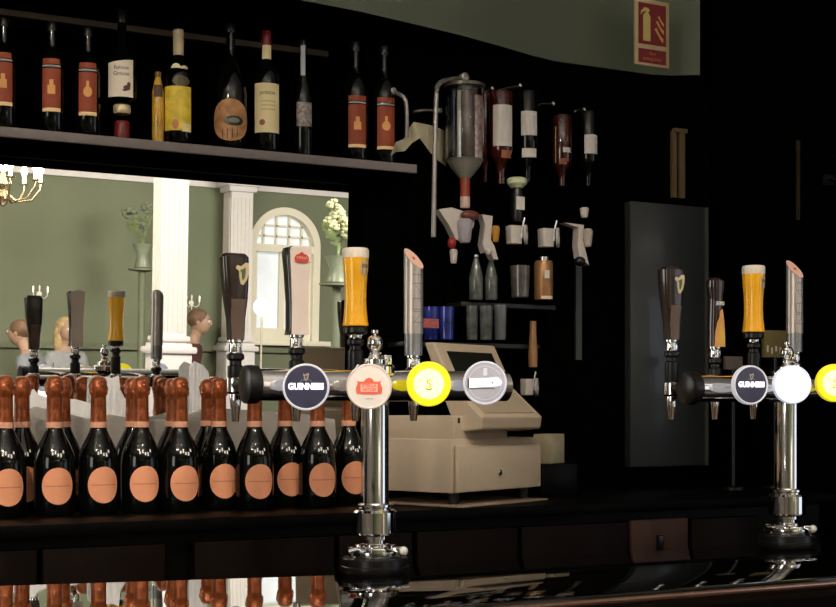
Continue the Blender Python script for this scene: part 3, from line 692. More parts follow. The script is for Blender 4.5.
# white slanted label bottle
root, R, h, s = sbottle('whiskey_bottle', 122, 10, 31, 'bottle with slanted white label, bird picture and dark red foot', [(.44, 0), (.50, .01), (.50, .15), (.42, .17)], darkred)
zt = lambda y: zof(y, s)
MB().lathe([(.50*R, zt(114)), (.56*R, zt(112)), (.56*R, zt(107)), (.48*R, zt(105))], gold, 30).build('collar', root)
MB().lathe([(.48*R, zt(106)), (.70*R, zt(104)), (1.0*R, zt(99)), (1.0*R, zt(64)), (.75*R, zt(57)), (.40*R, zt(50)), (.30*R, zt(44)), (.28*R, zt(18))], bottle_m, 36).build('upper_body', root)
l = MB(); l.wrap(R, SFY, zt(100), zt(66), -1.0, .75, mat('ivory_label', (.85, .74, .60), .6), top=lambda t: .008*t, nz=6); lab = l.build('label', root)
l = MB(); dbr = mat('dark_brown_print', (.10, .05, .03), .6)
text(l, 'Famous', .012, dbr, None, wrapR=(R, zt(71)), az=SFY-.05, sx=.9); text(l, 'Grouse', .013, dbr, None, wrapR=(R, zt(77)), az=SFY-.05, sx=.9); l.build('lettering', lab)
l = MB()
for a, z, ra, rz in ((.30, 91, .22, .006), (.42, 88, .12, .007), (.16, 93.5, .16, .0022)): l.wrap(R, SFY, zt(z)-rz, zt(z)+rz, a-ra, a+ra, dbr, off=.0012, ell=True)
l.build('bird_picture', lab)
cap(root, R, h, .90, plblack, r=.31)
# small honey bottle
root, R, h, s = sbottle('honey_bottle', 158, 72, 12, 'small amber honey-coloured bottle between the white and the yellow labels', [(.9, 0), (1, .02), (1, .72), (.7, .84), (.4, .95)], mat('honey_glass', (.62, .34, .03), .2, coat=.5, var=.3))
MB().wrap(R, SFY, zof(98, s), zof(86, s), -.7, .8, dbr).build('label', root); cap(root, R, h, .93, mat('dark_gold_cap', (.2, .11, .02), .4), r=.5)
# yellow label bottle
root, R, h, s = sbottle('whiskey_bottle', 178.5, 30, 29, 'bottle with a yellow label, pale bird emblem and cream capped neck')
MB().wrap(R, SFY, zof(133, s), zof(89, s), -1.2, .95, yellab).build('label', root)
MB().wrap(R, SFY, zof(134, s), zof(126, s), .2, .9, mat('yellow_foot', (.9, .75, .35), .5), off=.001).build('foot_label', root)
e = MB(); e.wrap(R, SFY, zof(132, s), zof(122, s), -.45, -.02, mat('rose_seal', (.60, .22, .10), .5), off=.0013, ell=True); e.build('seal', root)
e = MB(); hz = lambda y: zof(y, s)
e.wrap(lambda z: R*.75, SFY, hz(79), hz(66), -.7, .2, mat('pale_yellow_print', (.85, .82, .50), .5), off=.003, ell=True); e.wrap(lambda z: R*.75, SFY, hz(73), hz(68), .1, .8, gold, off=.0035, ell=True); e.build('bird_emblem', root)
e = MB(); e.wrap(lambda z: R*.99, SFY, hz(89), hz(79), -.45, .75, mat('olive_seal', (.09, .07, .03), .4), off=.0018, ell=True); e.build('shoulder_seal', root)
e = MB(); e.lathe([(R*.34, hz(56)), (R*.36, hz(55)), (R*.38, hz(32)), (R*.33, hz(30)), (0, hz(30))], mat('cream_capsule', (.55, .45, .28), .5, var=.2), 24); e.build('capsule', root)
# picture label bottle
root, R, h, s = sbottle('rum_bottle', 230.5, 24, 34, 'wide black bottle with a brown striped animal picture label', [(.9, 0), (1, .02), (1, .45), (.92, .53), (.6, .64), (.30, .74), (.26, .8), (.26, .93)])
l = MB(); l.wrap(R, SFY, zof(144, s), zof(102, s), -1.3, 1.15, mat('tan_picture', (.45, .22, .09), .6, var=.35, scale=60), off=.0008, ell=True); lab = l.build('label', root)
l = MB(); l.wrap(R, SFY, zof(129, s), zof(119, s), -.45, .7, plblack, off=.0014, ell=True); l.wrap(R, SFY, zof(126, s), zof(121, s), -.2, .45, mat('grey_green_print', (.18, .19, .13), .5), off=.002, ell=True)
for k in range(4): l.wrap(R, SFY, zof(143-k, s), zof(132, s), -.55+.28*k, -.51+.28*k, plblack, off=.0014, nz=2, na=1)
l.build('picture', lab); cap(root, R, h, .93, plblack, r=.3)
# cream label bottle, JAM...
root, R, h, s = sbottle('whiskey_bottle', 266.5, 30, 28, 'green-black bottle with large cream label and red capped neck')
l = MB(); l.wrap(R, SFY, zof(135, s), zof(86, s), -1.05, .95, creamlab); lab = l.build('label', root)
l = MB(); text(l, 'JAMESON', .0098, dbr, None, wrapR=(R, zof(96, s)), az=SFY-.03, sx=.88); l.wrap(R, SFY, zof(128, s), zof(122, s), -.62, -.2, mat('rose_brown_seal', (.30, .10, .05), .5), off=.001, ell=True)
for y in (104, 108, 112): l.wrap(R, SFY, zof(y+.5, s), zof(y-.5, s), -.5, .55, mat('tan_print', (.55, .42, .2), .6), off=.001, nz=1)
l.build('lettering', lab)
MB().wrap(R*.34, SFY, zof(60, s), zof(46, s), -1.1, 1.1, creamlab).build('neck_label', root)
e = MB(); e.lathe([(R*.36, zof(46, s)), (R*.37, zof(45, s)), (R*.36, zof(33, s)), (R*.3, zof(31, s)), (0, zof(31, s))], darkred, 24); e.build('cap', root)
# dark bottle with grey picture
root, R, h, s = sbottle('vodka_bottle', 303, 40, 20, 'slim dark bottle with silver-grey picture and white neck strip', [(.9, 0), (1, .02), (1, .50), (.8, .6), (.4, .7), (.34, .93)])
MB().wrap(R, SFY, zof(128, s), zof(104, s), -.8, .9, mat('silver_picture', (.26, .22, .20), .4, var=.6, scale=120)).build('label', root)
MB().wrap(R*.38, SFY, zof(78, s), zof(46, s), -.75, .5, mat('grey_white_strip', (.42, .44, .47), .4)).build('neck_strip', root); cap(root, R, h, .92, plblack)

# ================================================================== OPTICS WALL
WY = 3.10
def loc_thing(name, label, cat, x, y, Y, group=None):
    p = PY(x, y, Y); return thing(name, label, cat, p, group=group), p, mpp(x, Y)
# paper sheet resting behind the shelf end
def paper():
    Y = 3.07; pts = [(391, 154), (396, 142), (404, 139), (409, 128), (414, 122), (430, 125), (438, 128), (446, 131)]
    bot = [(391, 156), (396, 152), (405, 151), (412, 143), (420, 138), (430, 152), (438, 160), (446, 166)]
    ys = [3.03, 3.04, 3.07, 3.07, 3.05, 3.08, 3.10, 3.12]; c = PY(420, 145, 3.06); vs = []
    for (a, b), (a2, b2), y in zip(pts, bot, ys): vs += [PY(a, b, y)-c, PY(a2, b2, y+.01)-c, PY(a, b, y+.001)-c+Vector((0, .0015, 0)), PY(a2, b2, y+.011)-c+Vector((0, .0015, 0))]
    n = len(pts); fs = []
    for i in range(n-1):
        k = 4*i; fs += [(k, k+1, k+5, k+4), (k+2, k+3, k+7, k+6), (k, k+2, k+6, k+4), (k+1, k+3, k+7, k+5)]
    fs += [(0, 1, 3, 2), (4*n-4, 4*n-3, 4*n-1, 4*n-2)]
    o = MB().add(vs, fs, mat('cream_card', (.62, .56, .38), .7, var=.05)).build('folded_paper', loc=c, smooth=60)
    tag(o, 'curled cream paper sheet tucked behind the chrome pipe at the shelf end', 'paper')
paper()
def pipe(name, pts, r, label, m=steel, cat='pipe', bracket=True):
    P3 = [PY(*p) for p in pts]; c = P3[0].copy()
    root = thing(name, label, cat, c)
    # smooth
    P = [p-c for p in P3]
    for _ in range(2):
        Q = [P[0]]
        for a, b in zip(P, P[1:]): Q += [a*.75+b*.25, a*.25+b*.75]
        P = Q+[P[-1]]
    MB().tube(P, r, m).build('tube', root)
    MB().lathe([(r*1.9, -r), (r*1.9, r*2), (r*1.2, r*2.4)], m, 20, T4(*P[0])@R4(math.pi/2, 'X')).build('collar', root)
pipegrey = mat('satin_pipe', (.32, .30, .28), .35, .6)
pipe('dispenser_pipe', [(463, 78, 3.09), (455, 79, 3.07), (446, 80, 3.05), (437, 84, 3.03), (436, 100, 3.02), (434.5, 160, 3.02), (433.5, 237, 3.02)], .0062, 'tall bent steel pipe hanging left of the large glass dispenser', pipegrey)
pipe('dispenser_pipe', [(392, 92, 3.09), (400, 94, 3.06), (406, 99, 3.05), (407, 112, 3.05), (407, 138, 3.06)], .005, 'short curved steel pipe behind the last red-labelled bottle', pipegrey)
pipe('dispenser_pipe', [(439, 111, 3.12), (425, 110, 3.11), (418, 111, 3.11), (414, 112, 3.13)], .0035, 'small horizontal steel rod above the cream paper', pipegrey)
GO = 'inverted bottles on the wall optics'
# large glass dispenser
def dispenser():
    root, p, s = loc_thing('glass_dispenser', 'large clear glass dispenser jar with funnel bottom over a red spout', 'dispenser', 465, 165, 3.06)
    R = 19.5*s; hz = lambda y: (165-y)*s
    MB().lathe([(R*.96, hz(162)), (R, hz(158)), (R, hz(90)), (R*.93, hz(88)), (R*.90, hz(88)), (R*.95, hz(92)), (R*.95, hz(158)), (R*.9, hz(161))], glass_m, 40).build('jar', root)
    MB().lathe([(R*1.03, hz(88)), (R*1.04, hz(85)), (R*.9, hz(84)), (0, hz(83.5))], mat('dull_lid', (.12, .11, .09), .35, .5), 40).build('lid', root)
    MB().lathe([(R*.15, hz(181)), (R*.30, hz(178)), (R*.75, hz(168)), (R*.99, hz(160)), (R*.8, hz(160)), (R*.2, hz(175))], mat('smoky_glass', (.22, .21, .17), .15, coat=.5), 40).build('funnel', root)
    l = MB(); l.wrap(R*.90, FY, hz(160), hz(98), .05, .75, mat('pink_white_label', (.62, .42, .38), .5, var=.5, scale=90)); l.wrap(R*.9, FY, hz(160), hz(94), -.95, -.75, whitelab); l.build('label', root)
    l = MB(); l.lathe([(R*.5, hz(158)), (R*.52, hz(100)), (R*.3, hz(92))], mat('brown_inside', (.10, .06, .04), .4, var=.5, scale=60), 24); l.build('inner_tube', root)
    l = MB(); l.lathe([(5*s, hz(197)), (5*s, hz(178))], mat('spout_red', (.25, .035, .015), .4), 24); l.build('spout', root)
    MB().lathe([(4.6*s, hz(208)), (5*s, hz(206)), (5*s, hz(197))], mat('spout_pink', (.6, .42, .36), .4), 24).build('spout_tip', root)
dispenser()
def optic_bottle(x, ytop, ybot, wpx, label, m, labels=(), Y=3.07, neck=True):
    root, p, s = loc_thing('optic_bottle', label, 'bottle', x, ybot, Y, GO); hz = lambda y: (ybot-y)*s; R = wpx/2*s; H_ = hz(ytop)
    MB().lathe([(R*.30, 0), (R*.32, H_*.12), (R*.45, H_*.20), (R*.9, H_*.30), (R, H_*.36), (R, H_*.97), (R*.9, H_), (0, H_)] if neck else [(R*.7, 0), (R, H_*.04), (R, H_*.96), (R*.9, H_), (0, H_)], m, 32).build('body', root)
    for y0, y1, a0, a1, mm in labels: MB().wrap(R, FY, hz(y1), hz(y0), a0, a1, mm).build('label', root)
    return root, R, s, hz
optic_bottle(485, 92, 182, 14, 'inverted dark red bottle squeezed behind the glass dispenser', redliq, Y=3.12)
optic_bottle(501, 92, 184, 24, 'inverted bottle with tall off-white label, dark red below', redliq, [(107, 148, -1.25, .55, whitelab), (160, 152, -.5, .4, mat('dull_orange', (.25, .08, .03), .6))])
optic_bottle(527.5, 92, 182, 21, 'inverted black bottle with two stacked white labels', bottle_m, [(113, 137, -1.2, .5, whitelab), (150, 159, -1.1, .4, whitelab)])
optic_bottle(562, 116, 186, 20, 'inverted dark reddish bottle with a thin pale frame line', redliq, [(149, 154, -.5, .4, whitelab), (160, 166, -.9, -.1, MATS['dull_orange']), (128, 164, -1.3, -1.2, gold)])
optic_bottle(588, 112, 186, 18, 'inverted black bottle at the far right, square white tag on it', bottle_m, [(136, 155, -1.0, 1.0, whitelab)])
def bracket_arm(x0, y0, x1, y1, label):
    c = PY(x0, y0, 3.06); d = PY(x1, y1, 3.10)-c
    o = MB().tube([(0, 0, 0), d*.3+Vector((0, 0, .002)), d*.8, d], .0032, steel); o.ball(d, .007, steel, seg=10); o = o.build('bracket_arm', loc=c)
    tag(o, label, 'bracket', 'steel arms above the optics')
bracket_arm(498, 91, 520, 86, 'steel arm reaching over the off-white labelled inverted bottle')
bracket_arm(485, 92, 492, 89, 'short steel arm beside the glass dispenser lid')
bracket_arm(538, 105, 553, 104, 'steel arm right of the two-labelled black inverted bottle')
bracket_arm(575, 111, 584, 110, 'steel arm above the far right inverted bottle')
# measures and cup shaped dials
def optic_measure(x, y, label, w=10, h=18, dial=True, rz=0, mcol=None):
    root, p, s = loc_thing('optic_measure', label, 'measure', x, y+h, 3.05, 'spirit measures under the inverted bottles')
    wm = mcol or mat('off_white_plastic', (.56, .50, .45), .5)
    b = MB(); b.loft([(0, w*1.25*s, 12*s, 0, 0), (h*s*.95, w*1.4*s, 12*s, 0, 0), (h*s, w*1.35*s, 12*s, 0, 0)], wm, seg=20, pw=8); b.build('cup', root)
    if dial:
        d = MB(); M = T4(w*.8*s, -7*s, h*.5*s)@R4(.9, 'Z')@R4(math.pi/2, 'X')
        n = 28; vs = []; fs = []
        for rr, z in ((h*.30, 0), (h*.50, 0), (h*.50, 2.5), (h*.30, 2.5)):
            for k in range(n): a = 2*math.pi*k/n; vs.append((rr*s*math.cos(a), rr*s*1.1*math.sin(a), z*s))
        for j in range(4):
            for k in range(n): fs.append((j*n+k, j*n+(k+1) % n, ((j+1) % 4)*n+(k+1) % n, ((j+1) % 4)*n+k))
        d.add(vs, fs, mat('grey_white_ring', (.42, .39, .37), .4), M); d.build('dial_ring', root)
        MB().tube([(w*.55*s, -6*s, h*.3*s), (w*.6*s, -6*s, h*.9*s), (w*.85*s, -6*s, h*1.45*s)], 1.3*s, steel).build('lever', root)
    MB().box((0, 9*s, h*.5*s), (6*s, 12*s, 6*s), plblack).build('wall_bracket', root)
    return root, s
optic_measure(514, 226, 'off-white measure with ring dial under the two-labelled black bottle')
optic_measure(546, 229, 'off-white measure with ring dial right of the glowing green cap', w=10)
optic_measure(527, 379, 'off-white measure with ring dial, alone beside the till screen', w=7, h=16)
def big_measure(x0, y0, label, pts, extra, mcol, emat):
    root, p, s = loc_thing('optic_measure', label, 'measure', x0, y0, 3.04, 'spirit measures under the inverted bottles')
    q = [((a-x0)*s*1.05, (y0-b)*s) for a, b in pts]
    MB().prism(q, -.006, .02, mcol).build('bracket_plate', root)
    for nm, (cx, cy), (sx, sz), mm in extra:
        o = MB()
        if nm in ('cup', 'nozzle', 'white_cap', 'amber_cup', 'upper_lobe'): o.lathe([(0, -sz*s), (sx*.62*s, -sz*s), (sx*.78*s, -sz*.7*s), (sx*s, sz*.55*s), (sx*.98*s, sz*.8*s), (sx*.7*s, sz*s), (0, sz*s)], mm, 24)
        else: o.ball((0, 0, 0), s, mm, seg=18, sc=(sx, min(sx, sz), sz))
        o.build(nm, root, loc=((cx-x0)*s*1.05, -.012, (y0-cy)*s))
    return root
wp2 = mat('off_white_plastic', (.56, .50, .45), .5)
big_measure(455, 235, 'white angular bracket with brown knob under the large glass dispenser', [(436, 211), (450, 208), (476, 214), (474, 226), (462, 240), (455, 240), (447, 225)],
            [('knob', (469, 215), (11, 5), mat('brown_knob', (.14, .04, .03), .3)), ('cup', (463, 231), (8, 12), mat('lilac_grey_plastic', (.34, .31, .33), .45)), ('tap_lever', (449, 244), (4.5, 6), mat('red_plastic', (.30, .02, .015), .4)), ('nozzle', (451, 257), (4, 7), wp2)], wp2, None)
big_measure(487, 240, 'off-white folded measure with amber drop beside the brown knob', [(480, 215), (492, 216), (490, 240), (494, 246), (498, 259), (493, 259), (487, 248), (484, 253), (481, 245), (484, 225)],
            [('amber_cup', (494, 234), (4, 8), mat('amber_plastic', (.45, .20, .02), .3)), ('pivot', (486, 252), (3.5, 4), wp2)], wp2, None)
big_measure(580, 240, 'off-white angular measure with round lobes at the right end of the optics', [(561, 224), (583, 225), (582, 240), (589, 265), (578, 258), (576, 246), (577, 228)],
            [('upper_lobe', (586, 238), (5, 9), mat('grey_beige_plastic', (.42, .36, .31), .5)), ('black_tip', (577, 262), (6, 5), plblack), ('white_cap', (582, 213), (4.5, 5), whitelab)], wp2, None)
# glowing green cap bottle under the rack
root, p, s = loc_thing('optic_valve', 'dark optic valve with bright pale-green cap and small white square label', 'valve', 517, 222, 3.06)
MB().lathe([(5*s, 0), (6*s, 4*s), (6*s, 30*s), (4*s, 36*s)], plblack, 24).build('body', root)
MB().lathe([(6*s, 34*s), (10*s, 38*s), (10.5*s, 42*s), (8*s, 44*s), (0, 44*s)], mat('pale_green_plastic', (.60, .66, .42), .3, coat=.4), 28).build('cap', root)
MB().box((0, -6.4*s, 18*s), (9.5*s, 1*s, 13*s), whitelab).build('label', root)
# lower glassware
def tumbler(x, ytop, ybot, wpx, m, label, name='highball_glass', Y=3.05, rt=1.12):
    p = PY(x, ybot, Y); s = mpp(x, Y); R = wpx/2*s; h = (ybot-ytop)*s
    o = MB().lathe([(R*.9, 0), (R, h*.03), (R*rt, h), (R*rt*.93, h), (R*.88, h*.06), (0, h*.05)], m, 28).build(name, loc=p)
    return tag(o, label, 'glass', 'glasses behind the till')
greyglass = mat('grey_glass', (.10, .11, .10), .1, coat=.6, var=.4, scale=40)
def grow(x0, x1, y, Y, z_off, depth, name, label):
    a = PY(x0, y, Y); b = PY(x1, y, Y); c = (a+b)/2
    o = MB().box((0, .03, -.006), ((b-a).length, depth, .012), mat('dark_shelf', (.012, .011, .010), .4), bev=.001).build(name, loc=Vector((c.x, 3.10, a.z)))
    tag(o, label, 'shelf')
grow(404, 542, 341, 3.06, 0, .12, 'glass_shelf', 'dark narrow shelf holding glasses above the till')
grow(465, 560, 301, 3.06, 0, .10, 'glass_shelf', 'short dark shelf under the slim clear bottles and copper canister')
tumbler(431, 307, 340, 14, blue_m, 'dark blue glass just right of the silver slanted tap handle', 'blue_glass', Y=3.08)
tumbler(446, 307, 340, 15, blue_m, 'dark blue glass, second from the silver slanted tap handle', 'blue_glass', Y=3.08)
lab_ = MB(); R_ = 7.8*mpp(431, 3.08)
o = tag(lab_.box((0, 0, 0), (17*mpp(431, 3.08), .003, 9*mpp(431, 3.08)), mat('red_card', (.40, .10, .09), .5, var=.4, scale=200)).build('red_tag', loc=PY(431, 325, 3.02)), 'small red and pink card leaning on the dark blue glasses', 'card'); o.location.z = PY(431, 325, 3.08).z
tumbler(472, 306, 340, 11, greyglass, 'grey clear glass left of three on the shelf above the till screen', Y=3.07)
tumbler(486, 306, 340, 12, greyglass, 'middle grey glass on the shelf above the till screen')
tumbler(500, 305, 340, 12, mat('smoke_glass', (.15, .16, .17), .12, coat=.6), 'palest smoky glass on the shelf above the till screen', Y=3.07)
def slim(x, ytop, ybot, wpx, label, m=greyglass):
    p = PY(x, ybot, 3.07); s = mpp(x, 3.07); R = wpx/2*s; h = (ybot-ytop)*s
    root = thing('slim_bottle', label, 'bottle', p, group='slim bottles below the optics')
    MB().lathe([(R*.9, 0), (R, h*.04), (R, h*.5), (R*.75, h*.7), (R*.35, h*.9), (R*.35, h*.97)], m, 24).build('body', root)
    MB().lathe([(R*.42, h*.95), (R*.42, h), (0, h)], steel, 16).build('cap', root)
slim(476, 255, 300, 14, 'slim clear bottle under the white angular bracket')
slim(491, 257, 300, 13, 'slim clear bottle, second from the white angular bracket')
root, p, s = loc_thing('copper_canister', 'copper-brown cylindrical canister with small white label', 'canister', 543.5, 300, 3.06)
MB().lathe([(9*s, 0), (9.5*s, 2*s), (9.5*s, 36*s), (8.5*s, 39*s)], mat('copper_brown', (.34, .17, .07), .35, .4, var=.2), 28).build('body', root)
MB().lathe([(5*s, 39*s), (5*s, 43*s), (0, 44*s)], steel, 20).build('lid', root)
MB().wrap(9.5*s, FY, 21*s, 29*s, -.45, .1, whitelab).build('label', root)
MB().wrap(9.5*s, FY, .5*s, 3.5*s, -.8, .6, mat('pale_band', (.8, .66, .5), .4)).build('foot_band', root)
tumbler(520, 266, 298, 18, mat('grey_brown_glass', (.09, .08, .07), .2, coat=.5, var=.4), 'wide grey-brown glass left of the copper canister', 'wide_glass', Y=3.08)
# tan wooden handle below
o = MB().loft([(0, .020, .02, 0, 0), (.03, .023, .02, 0, 0), (.09, .016, .016, 0, 0), (.12, .015, .015, 0, 0)], mat('tan_wood', (.33, .17, .07), .5), pw=3)
tag(o.build('wooden_paddle', loc=PY(533, 367, 3.06)), 'upright tan wooden handle above the off-white ring measure', 'handle'); 
# wall post
a = PY(577, 350, 3.15); o = MB().box((0, 0, .0), (7*mpp(577, 3.15), .02, 110*mpp(577, 3.15)), mat('olive_post', (.03, .033, .022), .4)).build('wall_post', loc=PY(577, 305, 3.155))
tag(o, 'narrow olive upright strip on the wall below the last measure', 'post')

# ================================================================== TILL
def till():
    C0 = PD(456, 492, 3.08); C0.z = 0
    u1 = Vector((SIN*.776+COS*.63, COS*.776-SIN*.63, 0)); yaw = math.atan2(u1.y, u1.x)
    zb = EYE-.1915
    root = thing('cash_register', 'beige cash register with tilted dark display and lockable drawer', 'cash register', (C0.x, C0.y, CZ+.0045), rz=yaw)
    zb = zb-CZ-.0045; zt = zb+.121
    L = .335; Dp = .27
    o = MB().box((L/2-.005, Dp/2-.008, .0022), (L+.008, Dp+.03, .0042), mat('tan_mat', (.30, .21, .15), .35, coat=.3), bev=.001).build('counter_mat', loc=(C0.x, C0.y, CZ), rz=yaw); tag(o, 'tan glossy mat under the beige cash register', 'mat')
    for a in (.03, L-.03):
        for b in (.03, Dp-.03): MB().lathe([(.012, 0), (.014, zb+.001)], rubber, 16, T4(a, b, 0)).build('foot', root)
    b = MB(); b.box((L/2, Dp/2+.006, (zb+zt)/2), (L, Dp-.012, zt-zb), beige, bev=.003); dr = b.build('drawer_housing', root)
    b = MB(); b.box((L/2+.002, .003, (zb+zt)/2-.006), (L-.006, .012, zt-zb-.016), beige, bev=.003); fr = b.build('drawer', root)
    k = MB(); k.lathe([(.0062, -.001), (.0068, .004), (.0048, .0055), (0, .0055)], steel, 20, T4(L*.48, -.003, zb+.042)@R4(math.pi/2, 'X')); k.build('lock', fr)
    b = MB(); b.box((.115, Dp/2+.0, zt+.025), (.21, Dp-.03, .056), beige, bev=.004); b.build('body', root)
    b = MB(); b.box((.03, .016, zt+.042), (.008, .003, .012), plblack); b.build('port', root)
    # wedge head
    prof = [(-.035, zt+.022), (-.040, zt+.050), (.045, zt+.120), (.100, zt+.222), (.128, zt+.222), (.085, zt+.125), (.05, zt+.05), (.03, zt+.015)]
    x0, x1 = .045, .285
    hd = MB(); n = len(prof); vs = [(x0, y, z) for y, z in prof]+[(x1, y, z) for y, z in prof]
    hd.add(vs, [tuple(range(n)), tuple(range(n, 2*n))]+[(i, (i+1) % n, (i+1) % n+n, i+n) for i in range(n)], beige)
    h = hd.build('head', root, smooth=0); bv = h.modifiers.new('bevel', 'BEVEL'); bv.width = .004; bv.segments = 2
    def on(a, b, ta, tb, xa, xb, off, m, nm, par):
        A = Vector((0,)+tuple(a)); B = Vector((0,)+tuple(b)); p = A.lerp(B, ta); q = A.lerp(B, tb); nrm = Vector((0, -(B-A).z, (B-A).y)).normalized()*off
        o_ = MB(); vv = []
        for e in (Vector(), nrm): vv += [Vector((xa, 0, 0))+p+e, Vector((xb, 0, 0))+p+e, Vector((xb, 0, 0))+q+e, Vector((xa, 0, 0))+q+e]
        o_.add(vv, [(0, 1, 2, 3), (4, 5, 6, 7), (0, 1, 5, 4), (1, 2, 6, 5), (2, 3, 7, 6), (3, 0, 4, 7)], m); return o_.build(nm, par, smooth=0)
    on(prof[2], prof[3], .22, .80, x0+.035, x1-.03, .002, screen_m, 'display', h)
    on(prof[1], prof[2], .12, .9, x0+.02, x1-.02, .002, beige_d, 'keypad', h)
till()
o = MB().box((0, 0, .0), (.075, .05, .075), mat('cream_box_card', (.40, .35, .22), .6), bev=.001).build('cream_box', rz=.5); p = PY(549, 449, 3.0); 
bp = p; o.location = (bp.x, 3.0, CZ+.08+.0375)
tag(o, 'small cream box standing right of the cash register drawer', 'box')
o = MB().box((0, 0, 0), (.11, .10, .08), black, bev=.003).build('black_plinth'); o.location = (bp.x, 3.0, CZ+.04); tag(o, 'low black block under the small cream box', 'block')
# ================================================================== RIGHT SIDE
root, p, s = loc_thing('cupboard_panel', 'tall glossy olive-grey cupboard front behind the second tap tower', 'cupboard', 665, 466, 3.14)
wpan = PY(702, 300, 3.14).x-PY(628, 300, 3.14).x; hp = 261*s
MB().box((0, 0, hp/2), (wpan, .03, hp), mat('olive_grey_gloss', (.028, .032, .034), .28, coat=.15, var=.1, scale=3), bev=.002).build('panel', root)
MB().box((wpan/2+.006, -.004, hp/2), (.008, .03, hp), mat('olive_edge', (.07, .075, .06), .3)).build('edge_strip', root)
root, p, s = loc_thing('wooden_bracket', 'pair of dim ochre wooden uprights high on the dark wall', 'bracket', 677, 198, 3.15)
oc = mat('dim_ochre', (.11, .07, .03), .6)
MB().box((-5*s, 0, 33*s), (5.5*s, .015, 66*s), oc).build('upright', root); MB().box((4.5*s, 0, 34*s), (6.5*s, .018, 68*s), oc).build('upright', root); MB().box((2*s, -.003, 67*s), (16*s, .018, 4*s), oc).build('crosspiece', root)
# small cream cards behind the second tower
def card(name, x, y, w_, h_, m, label, Y=2.92, base=None):
    s = mpp(x, Y); p = PY(x, y, Y)
    root = thing(name, label, 'card holder', (p.x, Y, CZ))
    zc = p.z-CZ
    MB().box((0, 0, zc), (w_*s*1.2, .012, h_*s), m, bev=.001).build('card', root)
    MB().lathe([(.03, 0), (.03, .008), (.006, .012), (.006, zc-h_*s/2+.001)], plblack, 20).build('stand', root)
    return root, s, zc
r_, s_, zc_ = card('price_card', 775, 344, 26, 27, mat('ochre_card', (.17, .13, .045), .6), 'dim ochre card on a stand between the tap handles of the second tower')
t = MB()
for k in range(5): t.box(((-10+4.6*k)*s_*1.2, -.008, zc_-(5+(k % 2)*2)*s_), (1.2*s_, .003, (7-(k % 3))*s_), whitelab)
t.build('lettering', r_)
card('price_card', 733, 363, 18, 13, mat('dim_grey_card', (.13, .10, .08), .6), 'small dim grey card on a stand right of the bottle-picture tap handle')
# fire extinguisher sign on the bulkhead
def sign():
    q = PZ(651, 66, EYE+.95); Yb = 3.10
    Yb = q.y-.01; c = PY(651.5, 33.5, Yb-.02); s = mpp(651, Yb-.02); W = 34*s/.80; Hs = 66*s
    root = thing('fire_sign', 'red and cream fire extinguisher sign high on the wall', 'sign', c)
    cr = mat('sign_cream', (.42, .32, .17), .5); rd = mat('sign_red', (.16, .008, .008), .5, var=.1)
    MB().box((0, 0, 0), (W, .006, Hs), cr, bev=.0008).build('plate', root)
    y = -.0034
    MB().box((0, y, Hs*.13), (W*.80, .001, Hs*.62), rd).build('picture_field', root)
    MB().box((0, y, -Hs*.355), (W*.80, .001, Hs*.21), rd).build('text_field', root)
    e = MB(); y = -.0046; ye = mat('sign_yellow', (.50, .40, .12), .5)
    e.prism([(a*W, b*Hs) for a, b in [(-.27, -.13), (-.27, .24), (-.24, .28), (-.19, .30), (-.19, .33), (-.30, .29), (-.34, .25), (-.33, .31), (-.24, .37), (-.12, .37), (-.08, .33), (-.13, .30), (-.10, .28), (-.06, .24), (-.06, -.13)]], y, y+.001, ye); e.build('extinguisher_symbol', root)
    e = MB()
    for dx, dz, k in ((0, 0, 1), (.03, .12, .9), (.06, .22, .7)):
        e.prism([((a*k+.18+dx)*W, (b*k-.03+dz)*Hs) for a, b in [(-.12, .10), (-.03, .02), (.06, -.06), (.13, -.10), (.14, -.04), (.06, .0), (.0, .05), (-.06, .12)]], y, y+.001, mat('sign_orange', (.50, .30, .08), .5))
    e.build('flame_symbol', root)
    e = MB(); sm = mat('sign_small_print', (.45, .14, .05), .5)
    text(e, 'Fire', Hs*.075, sm, T4(0, y, -Hs*.315)@FR); text(e, 'extinguisher', Hs*.075, sm, T4(0, y, -Hs*.395)@FR, sx=.95); e.build('lettering', root)
sign()
# small items on the far right wall
o = MB().box((0, 0, 0), (.010, .006, .22), mat('faint_strip', (.03, .024, .012), .4)).build('wall_strip', loc=PY(798, 180, 2.91)); tag(o, 'faint thin upright strip on the black wall at far right', 'strip')
root, p, s = loc_thing('door_handle_plate', 'short steel handle bar on the black wall near the right edge', 'handle', 829, 180, 2.915)
MB().tube([(-.014, -.012, 0), (.014, -.012, 0)], .0035, steel).build('bar', root); MB().box((0, 0, 0), (.04, .008, .03), plblack).build('plate', root)

